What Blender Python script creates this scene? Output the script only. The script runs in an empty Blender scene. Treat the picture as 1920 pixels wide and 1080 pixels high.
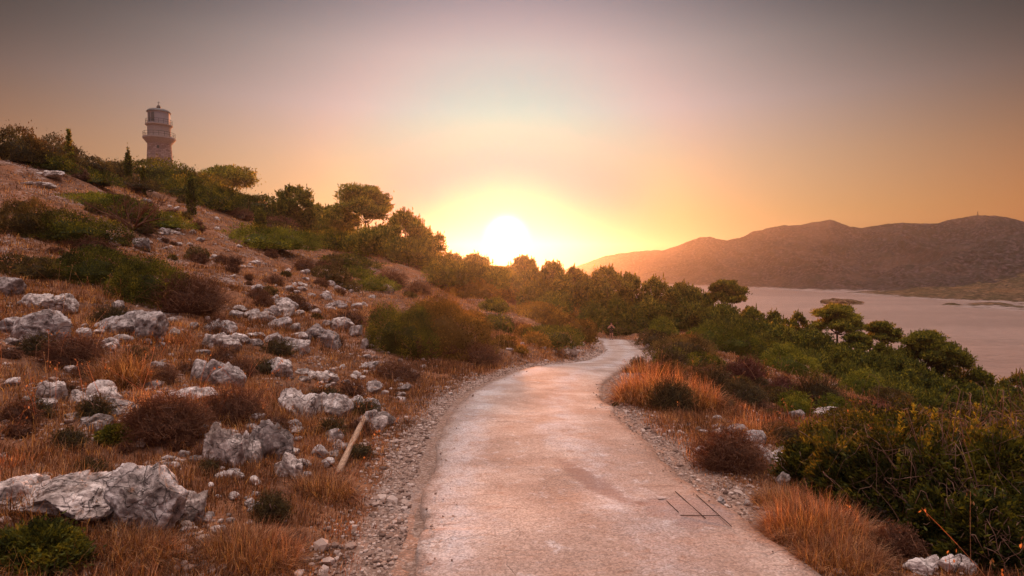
import bpy, bmesh, math, random
import numpy as np
from mathutils import Vector

sc = bpy.context.scene
COL = sc.collection
R = math.radians
RNG = np.random.default_rng(11)
random.seed(5)

# ------------------------------------------------------------------ camera, sky, sun, exposure
FPX, HOR = 1067.0, 500.0
PITCH = math.atan((540 - HOR) / FPX)
SEA = -21.0; KS = 21.0 / 60.0
SUN_AZ, SUN_EL = R(-0.55), R(3.0)
SUN = Vector((math.sin(SUN_AZ) * math.cos(SUN_EL), math.cos(SUN_AZ) * math.cos(SUN_EL), math.sin(SUN_EL)))

cd = bpy.data.cameras.new("camera"); cam = bpy.data.objects.new("camera", cd); COL.objects.link(cam)
cd.sensor_width = 36; cd.lens = FPX / 1920 * 36; cd.clip_start = 0.05; cd.clip_end = 40000
cam.location = (0, 0, 0); cam.rotation_euler = (math.pi / 2 - PITCH, 0, 0)
sc.camera = cam

sc.view_settings.view_transform = 'Standard'; sc.view_settings.look = 'None'
sc.view_settings.exposure = 0.5; sc.view_settings.gamma = 1.0
sc.cycles.max_bounces = 5; sc.cycles.diffuse_bounces = 3; sc.cycles.glossy_bounces = 2
sc.cycles.transmission_bounces = 3; sc.cycles.volume_bounces = 0
sc.cycles.use_denoising = True; sc.cycles.sample_clamp_indirect = 6.0
sc.cycles.caustics_reflective = False; sc.cycles.caustics_refractive = False


class NT:
    """tiny helper for node maths"""
    def __init__(self, tree): self.t = tree; self.n = tree.nodes; self.l = tree.links
    def node(self, typ, **kw):
        nd = self.n.new(typ)
        for k, v in kw.items(): setattr(nd, k, v)
        return nd
    def put(self, sock, v):
        if isinstance(v, bpy.types.NodeSocket): self.l.new(v, sock)
        elif isinstance(v, (tuple, list)) and len(v) == 3 and sock.type == 'RGBA': sock.default_value = (*v, 1)
        else: sock.default_value = v
    def m(self, op, a, b=0.0, c=0.0, clamp=False):
        nd = self.node('ShaderNodeMath', operation=op, use_clamp=clamp)
        self.put(nd.inputs[0], a); self.put(nd.inputs[1], b); self.put(nd.inputs[2], c)
        return nd.outputs[0]
    def vm(self, op, a, b=(0, 0, 0), out=0):
        nd = self.node('ShaderNodeVectorMath', operation=op)
        self.put(nd.inputs[0], a)
        if len(nd.inputs) > 1: self.put(nd.inputs[1], b)
        return nd.outputs[out]
    def smooth(self, v, a, b):
        nd = self.node('ShaderNodeMapRange', interpolation_type='SMOOTHSTEP')
        self.put(nd.inputs[0], v); nd.inputs[1].default_value = a; nd.inputs[2].default_value = b
        return nd.outputs[0]
    def mix(self, f, a, b, blend='MIX'):
        nd = self.node('ShaderNodeMix', data_type='RGBA', blend_type=blend)
        self.put(nd.inputs[0], f); self.put(nd.inputs[6], a); self.put(nd.inputs[7], b)
        return nd.outputs[2]
    def ramp(self, f, stops, interp='LINEAR'):
        nd = self.node('ShaderNodeValToRGB'); cr = nd.color_ramp; cr.interpolation = interp
        while len(cr.elements) < len(stops): cr.elements.new(0.5)
        for e, (p, c) in zip(cr.elements, stops):
            e.position = p; e.color = (*c, 1) if len(c) == 3 else c
        self.put(nd.inputs[0], f)
        return nd.outputs[0]
    def noise(self, vec, scale, detail=4, rough=0.55, dist=0.0):
        nd = self.node('ShaderNodeTexNoise')
        if vec is not None: self.put(nd.inputs['Vector'], vec)
        nd.inputs['Scale'].default_value = scale; nd.inputs['Detail'].default_value = detail
        nd.inputs['Roughness'].default_value = rough; nd.inputs['Distortion'].default_value = dist
        return nd.outputs[0]
    def voro(self, vec, scale, feature='F1', out=0):
        nd = self.node('ShaderNodeTexVoronoi', feature=feature)
        self.put(nd.inputs['Vector'], vec); nd.inputs['Scale'].default_value = scale
        return nd.outputs[out]
    def bump(self, h, strength, dist, prev=None):
        nd = self.node('ShaderNodeBump'); nd.inputs['Strength'].default_value = strength
        nd.inputs['Distance'].default_value = dist; self.put(nd.inputs['Height'], h)
        if prev is not None: self.put(nd.inputs['Normal'], prev)
        return nd.outputs[0]


world = bpy.data.worlds.new("World"); sc.world = world; world.use_nodes = True
w = NT(world.node_tree); w.n.clear()
tc = w.node('ShaderNodeTexCoord')
sep = w.node('ShaderNodeSeparateXYZ'); w.l.new(tc.outputs['Generated'], sep.inputs[0])
el = w.m('MULTIPLY', w.m('ARCSINE', w.m('MAXIMUM', w.m('MINIMUM', sep.outputs[2], 1), -1)), 57.2958)
el0 = w.m('MAXIMUM', el, 0.0)
az = w.m('ADD', w.m('MULTIPLY', w.m('ARCTAN2', sep.outputs[0], sep.outputs[1]), 57.2958), 0.55)
aza = w.m('ABSOLUTE', az)
az2 = w.m('MINIMUM', w.m('MULTIPLY', az, az), 2600.0)
# sky colour by elevation (0..90 degrees); unseen zenith brightened as added fill light
SKY_AND_FILL = [(0, (.40, .27, .125)), (5, (.42, .33, .165)), (10, (.45, .37, .265)), (15, (.45, .395, .40)),
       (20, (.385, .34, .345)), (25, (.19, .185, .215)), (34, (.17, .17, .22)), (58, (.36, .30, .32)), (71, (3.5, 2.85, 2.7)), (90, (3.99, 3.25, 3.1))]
hcol = w.ramp(w.m('DIVIDE', el0, 90.0), [(e / 90, tuple(v / 4 for v in c)) for e, c in SKY_AND_FILL], 'LINEAR')
ks = [(.4e-4, 3.5e-6), (4.2e-4, 2.4e-6), (6.4e-4, 2.0e-6)]
hi = w.smooth(el0, 30, 56)
comb = w.node('ShaderNodeCombineXYZ')
for i, (k0, k1) in enumerate(ks):
    k = w.m('ADD', w.m('MULTIPLY', w.m('MULTIPLY', el0, el0), k1), k0)
    f = w.m('EXPONENT', w.m('MULTIPLY', w.m('MULTIPLY', k, az2), -1.0))
    f = w.m('ADD', w.m('MULTIPLY', f, w.m('SUBTRACT', 1.0, hi)), hi)
    w.l.new(f, comb.inputs[i])
front = w.vm('MULTIPLY', w.vm('MULTIPLY', hcol, comb.outputs[0]), (4, 4, 4))
back = w.ramp(w.m('DIVIDE', el0, 90.0), [(0, (.26, .17, .17)), (.3, (.34, .25, .27)), (.6, (.6, .46, .46)), (1, (.75, .56, .53))])  # unseen sky behind the camera, brightness chosen as fill light
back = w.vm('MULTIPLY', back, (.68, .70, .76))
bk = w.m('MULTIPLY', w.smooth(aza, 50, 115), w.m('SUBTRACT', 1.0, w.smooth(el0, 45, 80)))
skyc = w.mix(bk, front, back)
dot = w.vm('DOT_PRODUCT', tc.outputs['Generated'], tuple(SUN), out=1)
th = w.m('MULTIPLY', w.m('ARCCOSINE', w.m('MINIMUM', dot, 1.0)), 57.2958)
def gauss(sig):
    q = w.m('DIVIDE', th, sig); return w.m('EXPONENT', w.m('MULTIPLY', w.m('MULTIPLY', q, q), -1.0))
mk = w.node('ShaderNodeCombineXYZ')
w.l.new(w.smooth(th, 9, 21), mk.inputs[0]); hb = w.smooth(el0, 6, 15); w.l.new(w.m('ADD', w.m('MULTIPLY', w.smooth(th, 2, 11), hb), w.m('MULTIPLY', w.smooth(th, 7, 18), w.m('SUBTRACT', 1.0, hb))), mk.inputs[1]); w.l.new(w.m('ADD', w.m('MULTIPLY', w.smooth(th, 3, 15), .1), .9), mk.inputs[2])
skyc = w.vm('MULTIPLY', skyc, mk.outputs[0])
for sig, c in ((1.1, (9.0, 8.5, 8.0)),):
    skyc = w.vm('ADD', skyc, w.vm('MULTIPLY', w.vm('MULTIPLY', gauss(sig), (1, 1, 1)), c))
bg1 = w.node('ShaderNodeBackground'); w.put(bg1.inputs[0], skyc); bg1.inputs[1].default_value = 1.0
nish = w.node('ShaderNodeTexSky', sky_type='NISHITA'); nish.sun_disc = False
nish.sun_elevation = SUN_EL; nish.sun_rotation = SUN_AZ; nish.dust_density = 3.0
bg2 = w.node('ShaderNodeBackground'); w.put(bg2.inputs[0], w.vm('MULTIPLY', nish.outputs[0], (.14, .11, .16))); bg2.inputs[1].default_value = 0.05
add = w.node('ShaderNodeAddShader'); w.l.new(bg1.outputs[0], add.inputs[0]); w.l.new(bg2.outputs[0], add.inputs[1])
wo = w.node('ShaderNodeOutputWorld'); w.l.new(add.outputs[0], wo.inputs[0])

sl = bpy.data.lights.new("sun", 'SUN'); sl.energy = 5.0; sl.angle = R(0.6); sl.color = (1.0, 0.33, 0.115)
so = bpy.data.objects.new("sun", sl); COL.objects.link(so)
so.rotation_euler = SUN.to_track_quat('Z', 'Y').to_euler()

# ------------------------------------------------------------------ numeric helpers
def _h(ix, iy, iz, seed):
    with np.errstate(over='ignore'):
        h = (ix.astype(np.int64) * 374761393 + iy.astype(np.int64) * 668265263 + iz.astype(np.int64) * 2147483647 * 3 + seed * 1274126177) & 0xffffffff
        h = (h ^ (h >> 13)) * 1274126177 & 0xffffffff
        h = (h ^ (h >> 16)) * 2246822519 & 0xffffffff
        h = h ^ (h >> 15)
    return (h & 0xffffff) / float(0xffffff) * 2 - 1
def noise3(p, seed=0):
    f = np.floor(p); t = p - f; t = t * t * (3 - 2 * t); i = f.astype(np.int64)
    r = 0
    for dx in (0, 1):
        wx = t[:, 0] if dx else 1 - t[:, 0]
        for dy in (0, 1):
            wy = t[:, 1] if dy else 1 - t[:, 1]
            for dz in (0, 1):
                wz = t[:, 2] if dz else 1 - t[:, 2]
                r = r + wx * wy * wz * _h(i[:, 0] + dx, i[:, 1] + dy, i[:, 2] + dz, seed)
    return r
def fbm3(p, octv=4, seed=0, gain=.5):
    a, s, r = 1.0, 1.0, 0
    for o in range(octv):
        r = r + a * noise3(p * s + 17.3 * o, seed + o); a *= gain; s *= 2.03
    return r
def fbm2(x, y, octv=4, seed=0, gain=.5):
    return fbm3(np.stack([x, y, np.full_like(x, .37)], 1), octv, seed, gain)
def sstep(v, a, b):
    t = np.clip((v - a) / (b - a), 0, 1); return t * t * (3 - 2 * t)

CP, SP = math.cos(PITCH), math.sin(PITCH)
def ray(px, py):
    px = np.asarray(px, float); py = np.asarray(py, float)
    x = px - 960; y = CP * FPX + SP * (540 - py); z = -SP * FPX + CP * (540 - py)
    return x / y, z / y
def pt(px, py, d):
    a, b = ray(px, py); return np.array([a * d, d, b * d])
def project(P):
    P = np.asarray(P, float)
    fz = P[..., 1] * CP - P[..., 2] * SP; u = P[..., 1] * SP + P[..., 2] * CP
    return 960 + P[..., 0] / fz * FPX, 540 - u / fz * FPX

# ------------------------------------------------------------------ road line (world metres)
RD = [(3.7, 1080, 1152), (4.6, 980, 1100), (5.8, 900, 1042), (8, 802, 1006), (11, 743, 1003), (14, 711, 1037), (16.5, 693, 1077), (20, 685, 1124),
      (24, 679.5, 1143), (28, 675, 1155), (38, 660, 1170), (48, 647, 1158), (56, 638, 1149)]
pts = [pt(px, py, d) for d, py, px in RD]
CL = [np.array([2.4, -8, -1.6]), np.array([1.9, -4, -1.72]), np.array([1.35, 0, -1.86])] + pts + [np.array([9.2, 61.5, -7.9]), np.array([5.5, 66, -8.3]), np.array([0.0, 69, -8.6]), np.array([-7., 71, -8.8])]
CL = np.array(CL)
def catmull(P, n):
    out = []
    Q = np.vstack([2 * P[0] - P[1], P, 2 * P[-1] - P[-2]])
    for i in range(1, len(Q) - 2):
        for t in np.linspace(0, 1, n, endpoint=False):
            t2, t3 = t * t, t * t * t
            out.append(.5 * ((2 * Q[i]) + (-Q[i - 1] + Q[i + 1]) * t + (2 * Q[i - 1] - 5 * Q[i] + 4 * Q[i + 1] - Q[i + 2]) * t2 + (-Q[i - 1] + 3 * Q[i] - 3 * Q[i + 1] + Q[i + 2]) * t3))
    out.append(P[-1]); return np.array(out)
CLD = catmull(CL, 14)
def resample(P, n):
    s = np.concatenate([[0], np.cumsum(np.linalg.norm(np.diff(P, axis=0), axis=1))])
    t = np.linspace(0, s[-1], n); return np.stack([np.interp(t, s, P[:, k]) for k in range(3)], 1), t
CLR, CLS = resample(CLD, 420)
def road_near(x, y):
    """signed lateral distance (left negative), road height at the closest point"""
    d = np.full(x.shape, 99.0); z = np.zeros(x.shape); sg = np.ones(x.shape)
    m = np.where((x > -14) & (x < 18) & (y > -14) & (y < 78))[0]
    T = np.gradient(CLR, axis=0)
    for c in range(0, len(m), 20000):
        q = m[c:c + 20000]
        D = (x[q, None] - CLR[None, :, 0]) ** 2 + (y[q, None] - CLR[None, :, 1]) ** 2
        k = D.argmin(1); d[q] = np.sqrt(D[np.arange(len(q)), k]); z[q] = CLR[k, 2]
        cr = T[k, 0] * (y[q] - CLR[k, 1]) - T[k, 1] * (x[q] - CLR[k, 0])
        sg[q] = np.where(cr > 0, -1, 1)
        # refine along the tangent
        tl = T[k, :2] / np.linalg.norm(T[k, :2], axis=1)[:, None]
        al = (x[q] - CLR[k, 0]) * tl[:, 0] + (y[q] - CLR[k, 1]) * tl[:, 1]
        z[q] += al * T[k, 2] / np.linalg.norm(T[k, :2], axis=1) * (np.abs(al) < .5)
    return d, z, sg

# ------------------------------------------------------------------ terrain: smooth surface through surveyed points
GC = {
 -300: [(1080, 3.0), (900, 3.8), (740, 5.6), (600, 9), (500, 13), (390, 20), (300, 31), (220, 45), (205, 60), (225, 90)],
 0: [(1080, 3.1), (900, 4.3), (760, 6.2), (640, 9), (540, 13.5), (440, 21), (350, 31), (300, 41), (283, 52), (300, 75)],
 240: [(1080, 3.3), (900, 4.7), (760, 7), (640, 11), (540, 17.5), (460, 27), (400, 39), (350, 58), (327, 85), (316, 118), (340, 170)],
 480: [(1080, 3.5), (900, 5.1), (760, 7.9), (640, 14), (560, 23), (480, 38), (430, 58), (388, 88), (372, 110), (400, 170)],
 640: [(1080, 3.6), (900, 5.5), (760, 9), (665, 15.5), (590, 27), (520, 44), (460, 66), (430, 95), (440, 140)],
 800: [(720, 13), (665, 19), (610, 29), (555, 43), (508, 66), (480, 95), (490, 140)],
 900: [(690, 17), (645, 25), (600, 38), (550, 60), (512, 95), (505, 125), (520, 170)],
 1000: [(668, 22), (630, 34), (590, 52), (550, 80), (520, 115), (530, 160)],
 1080: [(655, 31), (630, 45), (600, 66), (570, 92), (560, 125)],
 1250: [(720, 13.5), (668, 24), (645, 36), (628, 54), (615, 78), (640, 130)],
 1400: [(950, 5.0), (880, 6.3), (820, 8), (772, 11), (725, 16), (692, 24), (668, 36), (650, 52), (645, 70), (690, 130)],
 1600: [(1000, 4.4), (900, 6.2), (815, 10), (785, 14), (752, 23), (732, 36), (728, 55), (790, 120)],
 1800: [(1075, 3.8), (950, 5.4), (868, 8), (826, 13), (802, 22), (795, 36), (800, 52), (830, 100)],
 1950: [(1080, 3.7), (960, 5.4), (890, 8), (850, 14), (832, 24), (824, 40), (826, 60), (842, 120)],
 2400: [(1080, 3.6), (960, 6), (900, 12), (880, 24), (870, 50), (870, 110)],
}
cps = []
for px, lst in GC.items():
    for py, d in lst: cps.append(pt(px, py, d))
far = [(-160, 20, 9), (-220, 200, 0), (-100, 300, -10), (0, 240, -18), (20, 400, -68), (-250, 480, -66), (-120, 480, -66), (60, 290, -68), (90, 220, -66), (130, 170, -66), (190, 120, -68),
       (230, 40, -70), (300, 200, -90), (120, -40, -40), (40, -30, -13), (12, -8, -3.6), (6, -3, -2.5), (-6, -3, -1.0), (-14, -8, .8), (-40, -30, 10), (-60, 5, 15), (-20, 3, 2.6), (16, 2, -4.4), (40, 6, -11.5), (0, -14, -1.3), (2, -8, -1.6), (0, 500, -90), (250, 400, -100), (-400, 200, -30), (-8, 2.0, -.8), (5, 1.8, -2.25), (-2.5, 1.0, -1.75), (-45, 30, 17.5)]
cps += [np.array(f, float) for f in far]
for p in CL[::1]: cps.append(p + np.array([0, 0, -.02]))
cps = np.array(cps)
def warp(x, y):
    r = np.hypot(x, y); s = np.log1p(r / 3) / np.maximum(r, 1e-6); return x * s, y * s, 1 + r / 5
def _U(d2): return .5 * d2 * np.log(d2 + 1e-12)
_u, _v, _s = warp(cps[:, 0], cps[:, 1]); _n = len(cps)
K = _U((_u[:, None] - _u) ** 2 + (_v[:, None] - _v) ** 2) + np.eye(_n) * .004
Pm = np.stack([np.ones(_n), _u, _v], 1)
A = np.block([[K, Pm], [Pm.T, np.zeros((3, 3))]])
W = np.linalg.solve(A, np.concatenate([cps[:, 2] / _s, np.zeros(3)]))
def base_z(x, y):
    out = np.empty(x.shape); u, v, s = warp(x, y)
    for c in range(0, len(x), 20000):
        k = slice(c, c + 20000)
        out[k] = (_U((u[k, None] - _u) ** 2 + (v[k, None] - _v) ** 2) @ W[:_n] + W[_n] + W[_n + 1] * u[k] + W[_n + 2] * v[k]) * s[k]
    return out
def ground_z(x, y):
    x = np.atleast_1d(np.asarray(x, float)); y = np.atleast_1d(np.asarray(y, float))
    z = base_z(x, y); r = np.hypot(x, y)
    b = (.10 * fbm2(x / 1.3, y / 1.3, 4, 3) + .028 * fbm2(x / .28, y / .28, 3, 9)) + sstep(r, 8, 50) * .35 * fbm2(x / 6, y / 6, 3, 21) + sstep(r, 60, 250) * 1.5 * fbm2(x / 30, y / 30, 3, 33)
    d, zr, sg = road_near(x, y)
    k = sstep(d, 1.45, 2.9)
    shoulder = .018 * fbm2(x / .2, y / .2, 3, 5) + .03 * sstep(d, 1.3, 2.0)
    bank = np.where(sg < 0, .35 * sstep(d, 1.9, 3.2) * sstep(y, 14, 20) * (1 - sstep(y, 36, 55)), 0)
    return (z + b + bank) * k + (zr - .055 + shoulder) * (1 - k)
def hit(px, py, d0=2.6, d1=420):
    """where a sight line meets the ground"""
    a, b = ray(px, py)
    d = np.exp(np.linspace(math.log(d0), math.log(d1), 700))
    g = ground_z(a * d, d); k = np.where(g > b * d)[0]
    dd = d[k[0]] if len(k) else 60.0
    return np.array([a * dd, dd, ground_z([a * dd], [dd])[0]])

# ------------------------------------------------------------------ mesh helpers
class MB:
    def __init__(self): self.v, self.f, self.t, self.n = [], [], [], 0; self.uv = None
    def add(self, v, f, tone=0.5):
        v = np.asarray(v, np.float32).reshape(-1, 3); f = np.asarray(f, np.int32)
        self.v.append(v); self.f.append(f + self.n); self.n += len(v)
        self.t.append(np.broadcast_to(np.asarray(tone, np.float32), (len(v),)).astype(np.float32))
    def mesh(self, name, smooth=True):
        me = bpy.data.meshes.new(name); V = np.concatenate(self.v); T = np.concatenate(self.t)
        me.vertices.add(len(V)); me.vertices.foreach_set('co', V.ravel())
        L = np.concatenate([f.ravel() for f in self.f]); sz = np.concatenate([np.full(len(f), f.shape[1], np.int32) for f in self.f])
        me.loops.add(len(L)); me.loops.foreach_set('vertex_index', L)
        me.polygons.add(len(sz)); me.polygons.foreach_set('loop_start', np.concatenate([[0], np.cumsum(sz)[:-1]]).astype(np.int32))
        me.polygons.foreach_set('use_smooth', np.full(len(sz), smooth))
        a = me.attributes.new('tone', 'FLOAT', 'POINT'); a.data.foreach_set('value', T)
        me.update(calc_edges=True); return me
    def build(self, name, mat, parent=None, smooth=True, loc=None):
        if loc is not None: self.v = [v - np.asarray(loc, np.float32) for v in self.v]
        me = self.mesh(name, smooth); me.materials.append(mat)
        o = bpy.data.objects.new(name, me); COL.objects.link(o)
        if parent is not None: o.parent = parent
        elif loc is not None: o.location = loc
        return o
def tag(o, label=None, cat=None, group=None, kind=None):
    if label: o['label'] = label
    if cat: o['category'] = cat
    if group: o['group'] = group
    if kind: o['kind'] = kind
    return o
def empty(name, loc, label, cat, group=None):
    o = bpy.data.objects.new(name, None); COL.objects.link(o); o.location = loc; o.empty_display_size = .2
    return tag(o, label, cat, group)
def unit(v): return v / np.maximum(np.linalg.norm(v, axis=-1, keepdims=True), 1e-9)
def grid_faces(nr, nc, wrap=False):
    r = np.arange(nr - 1)[:, None]; c = np.arange(nc if wrap else nc - 1)[None, :]
    a = r * nc + c; b = r * nc + (c + 1) % nc
    return np.stack([a, b, b + nc, a + nc], -1).reshape(-1, 4)
def tubes(mb, paths, radii, sides=3, tone=0.5):
    """paths (N,K,3), radii (N,K)"""
    paths = np.asarray(paths, float); radii = np.asarray(radii, float)
    N, Kk, _ = paths.shape
    T = unit(np.gradient(paths, axis=1)); ref = np.where(np.abs(T[..., 2:3]) > .9, [1., 0, 0], [0, 0, 1.])
    U = unit(np.cross(T, ref)); Vv = np.cross(T, U)
    ang = np.arange(sides) / sides * 2 * math.pi
    ring = paths[:, :, None, :] + radii[:, :, None, None] * (np.cos(ang)[None, None, :, None] * U[:, :, None, :] + np.sin(ang)[None, None, :, None] * Vv[:, :, None, :])
    gf = grid_faces(Kk, sides, True)
    F = gf[None] + (np.arange(N) * Kk * sides)[:, None, None]
    tn = np.repeat(np.broadcast_to(np.asarray(tone, float), (N,)), Kk * sides)
    mb.add(ring.reshape(-1, 3), F.reshape(-1, 4), tn)
    cap = np.arange(sides); 
    mb.f.append((np.concatenate([cap[None] + i * Kk * sides + (Kk - 1) * sides for i in range(N)]) + mb.n - N * Kk * sides).astype(np.int32)) if sides > 2 else None
def leaves(mb, c, d, ln, wd, tone):
    """one diamond blade per row: centre, direction, length, width"""
    n = len(c); d = unit(d); s = unit(np.cross(d, RNG.normal(size=(n, 3)))); ln = np.broadcast_to(ln, (n,))[:, None]; wd = np.broadcast_to(wd, (n,))[:, None]
    nn = np.cross(d, s)
    v = np.stack([c - d * ln * .5, c + s * wd * .5 + nn * wd * .12, c + d * ln * .5, c - s * wd * .5 + nn * wd * .12], 1).reshape(-1, 3)
    f = np.arange(n * 4).reshape(-1, 4); mb.add(v, f, np.repeat(tone, 4))
def sphere_dirs(n, zmin=-1.0):
    z = RNG.uniform(zmin, 1, n); a = RNG.uniform(0, 2 * math.pi, n); r = np.sqrt(1 - z * z)
    return np.stack([r * np.cos(a), r * np.sin(a), z], 1)
_ico = {}
def ico(n):
    if n not in _ico:
        bm = bmesh.new(); bmesh.ops.create_icosphere(bm, subdivisions=n, radius=1); bm.verts.ensure_lookup_table()
        _ico[n] = (np.array([v.co[:] for v in bm.verts]), np.array([[v.index for v in f.verts] for f in bm.faces])); bm.free()
    return _ico[n]

# ------------------------------------------------------------------ materials
def mat(name):
    m = bpy.data.materials.new(name); m.use_nodes = True; t = NT(m.node_tree); t.n.clear()
    out = t.node('ShaderNodeOutputMaterial'); return m, t, out
def principled(t, out, color, rough=.9, normal=None, spec=.2):
    b = t.node('ShaderNodeBsdfPrincipled'); t.put(b.inputs['Base Color'], color); t.put(b.inputs['Roughness'], rough)
    b.inputs['Specular IOR Level'].default_value = spec
    if normal is not None: t.put(b.inputs['Normal'], normal)
    t.l.new(b.outputs[0], out.inputs[0]); return b
def objco(t): return t.node('ShaderNodeTexCoord').outputs['Object']
def wpos(t): return t.node('ShaderNodeNewGeometry').outputs['Position']

def leaf_mat(name, stops, trans=.35, rough=.75):
    m, t, out = mat(name)
    a = t.node('ShaderNodeAttribute'); a.attribute_name = 'tone'
    c = t.ramp(a.outputs['Fac'], stops)
    df = t.node('ShaderNodeBsdfPrincipled'); t.put(df.inputs['Base Color'], c); df.inputs['Roughness'].default_value = rough; df.inputs['Specular IOR Level'].default_value = .15
    tr = t.node('ShaderNodeBsdfTranslucent'); t.put(tr.inputs[0], t.mix(1.0, c, (2.5, 1.8, .7), 'MULTIPLY'))
    mx = t.node('ShaderNodeMixShader'); mx.inputs[0].default_value = trans
    t.l.new(df.outputs[0], mx.inputs[1]); t.l.new(tr.outputs[0], mx.inputs[2]); t.l.new(mx.outputs[0], out.inputs[0]); return m
M = {}
M['straw'] = leaf_mat('dry_grass', [(0, (.045, .024, .014)), (.35, (.13, .060, .032)), (.65, (.28, .142, .072)), (1, (.54, .35, .20))], .45)
M['green'] = leaf_mat('shrub_leaf', [(0, (.020, .024, .009)), (.4, (.058, .068, .016)), (.8, (.14, .145, .027)), (1, (.26, .23, .04))], .42)
M['bright'] = leaf_mat('light_green_leaf', [(0, (.04, .052, .012)), (.5, (.11, .135, .025)), (1, (.26, .27, .05))], .45)
M['olive'] = leaf_mat('olive_leaf', [(0, (.034, .027, .015)), (.5, (.085, .068, .032)), (1, (.19, .145, .065))], .42)
M['pine'] = leaf_mat('pine_needle', [(0, (.026, .036, .012)), (.5, (.10, .122, .030)), (1, (.28, .28, .06))], .52)
M['olive_glow'] = leaf_mat('olive_leaf_glow', [(0, (.05, .035, .012)), (.5, (.15, .10, .03)), (1, (.34, .23, .07))], .5)  # olive leaves yellowed, golden sun glow put into their colour
M['dry'] = leaf_mat('dry_twig', [(0, (.06, .028, .018)), (.5, (.15, .068, .038)), (1, (.32, .16, .09))], .25)
M['dead'] = leaf_mat('dead_red_leaf', [(0, (.06, .025, .020)), (.5, (.14, .055, .042)), (1, (.26, .11, .085))], .3)
def bark_mat(name, c1, c2):
    m, t, out = mat(name); p = objco(t)
    n = t.noise(t.vm('MULTIPLY', p, (6, 6, 1.2)), 3, 5)
    principled(t, out, t.ramp(n, [(.3, c1), (.7, c2)]), .95, t.bump(n, .6, .03)); return m
M['bark'] = bark_mat('pine_bark', (.05, .03, .02), (.17, .10, .07))
M['twig'] = bark_mat('bare_twig', (.13, .065, .045), (.34, .19, .13))

def rock_mat():
    m, t, out = mat('limestone'); p = wpos(t)
    n1 = t.noise(p, 1.7, 6, .6); n2 = t.noise(p, 9, 6, .65); n3 = t.noise(p, 34, 5, .7)
    mp = t.vm('ADD', p, t.vm('MULTIPLY', t.node('ShaderNodeTexNoise').outputs[1], (.2, .2, .2)))
    nz = t.node('ShaderNodeTexNoise'); nz.inputs['Scale'].default_value = 4; t.put(nz.inputs['Vector'], p)
    wp = t.vm('ADD', p, t.vm('MULTIPLY', nz.outputs[1], (.35, .35, .35)))
    crack = t.voro(wp, 3.2, 'DISTANCE_TO_EDGE'); ck = t.smooth(crack, .0, .02)
    crack2 = t.voro(wp, 9.0, 'DISTANCE_TO_EDGE'); ck2 = t.smooth(crack2, .0, .03)
    c = t.ramp(n2, [(.30, (.07, .055, .05)), (.45, (.32, .265, .24)), (.57, (.56, .49, .455)), (.68, (.80, .74, .70))])
    c = t.mix(t.smooth(n1, .52, .66), c, t.mix(n3, (.48, .42, .39), (.80, .74, .70)))
    c = t.mix(t.m('MULTIPLY', t.smooth(n1, .46, .34), .75), c, t.mix(n3, (.07, .052, .045), (.22, .155, .12)))
    c = t.mix(t.m('MULTIPLY', t.m('SUBTRACT', 1, ck), t.m('MULTIPLY', t.smooth(n1, .42, .56), .75)), c, (.09, .065, .055))
    c = t.mix(t.m('MULTIPLY', t.m('SUBTRACT', 1, ck2), .15), c, (.10, .07, .055))
    oi = t.node('ShaderNodeObjectInfo').outputs['Random']
    c = t.mix(1.0, c, t.ramp(oi, [(0, (.68, .64, .62)), (.4, (.95, .92, .9)), (.7, (1.12, 1.06, 1.0)), (1, (1.3, 1.27, 1.24))]), 'MULTIPLY')
    lich = t.smooth(t.noise(t.vm('ADD', p, t.vm('MULTIPLY', (1, 1, 1), (3.1, 7.7, 1.3))), 6, 5, .7), .60, .68)
    c = t.mix(t.m('MULTIPLY', lich, .55), c, (.30, .13, .06))
    h = t.m('ADD', t.m('MULTIPLY', n2, .8), t.m('ADD', t.m('MULTIPLY', ck, .5), t.m('MULTIPLY', ck2, .25)))
    nb = t.bump(h, .9, .05); nb = t.bump(n3, .55, .012, nb)
    principled(t, out, c, .9, nb, .25); return m
M['rock'] = rock_mat()

def ground_mat():
    m, t, out = mat('dry_soil'); p = wpos(t)
    a = t.node('ShaderNodeAttribute'); a.attribute_name = 'tone'      # 1 near the road edge: gravel
    n1 = t.noise(p, .55, 6, .6); n2 = t.noise(p, 4.5, 6, .65); n3 = t.noise(p, 40, 4, .7)
    v = t.voro(p, 38, 'F1', 1); vd = t.voro(p, 38)
    soil = t.ramp(n2, [(.3, (.075, .036, .022)), (.5, (.17, .08, .045)), (.7, (.30, .155, .085))])
    dry = t.ramp(n2, [(.3, (.12, .05, .026)), (.5, (.25, .105, .05)), (.7, (.40, .19, .10))])
    c = t.mix(t.smooth(n1, .42, .6), soil, dry)
    sepc = t.node('ShaderNodeSeparateColor'); t.put(sepc.inputs[0], v)
    grav = t.ramp(sepc.outputs[0], [(0, (.15, .095, .07)), (.5, (.31, .205, .155)), (1, (.50, .37, .30))])
    grav = t.mix(t.smooth(n3, .35, .62), (.26, .16, .115), grav)
    g = t.smooth(t.m('ADD', a.outputs['Fac'], t.m('MULTIPLY', t.m('SUBTRACT', n2, .5), 1.1)), .40, .62)
    c = t.mix(g, c, grav)
    stony = t.m('MULTIPLY', t.smooth(t.noise(p, .35, 5, .65), .53, .62), .55)
    c = t.mix(t.m('MULTIPLY', stony, t.smooth(n2, .45, .55)), c, (.40, .33, .30))
    h = t.m('ADD', t.m('MULTIPLY', n3, .5), t.m('SUBTRACT', 1, vd))
    principled(t, out, c, .95, t.bump(n2, .7, .06, t.bump(h, .8, .018)), .15); return m
M['ground'] = ground_mat()

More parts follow.
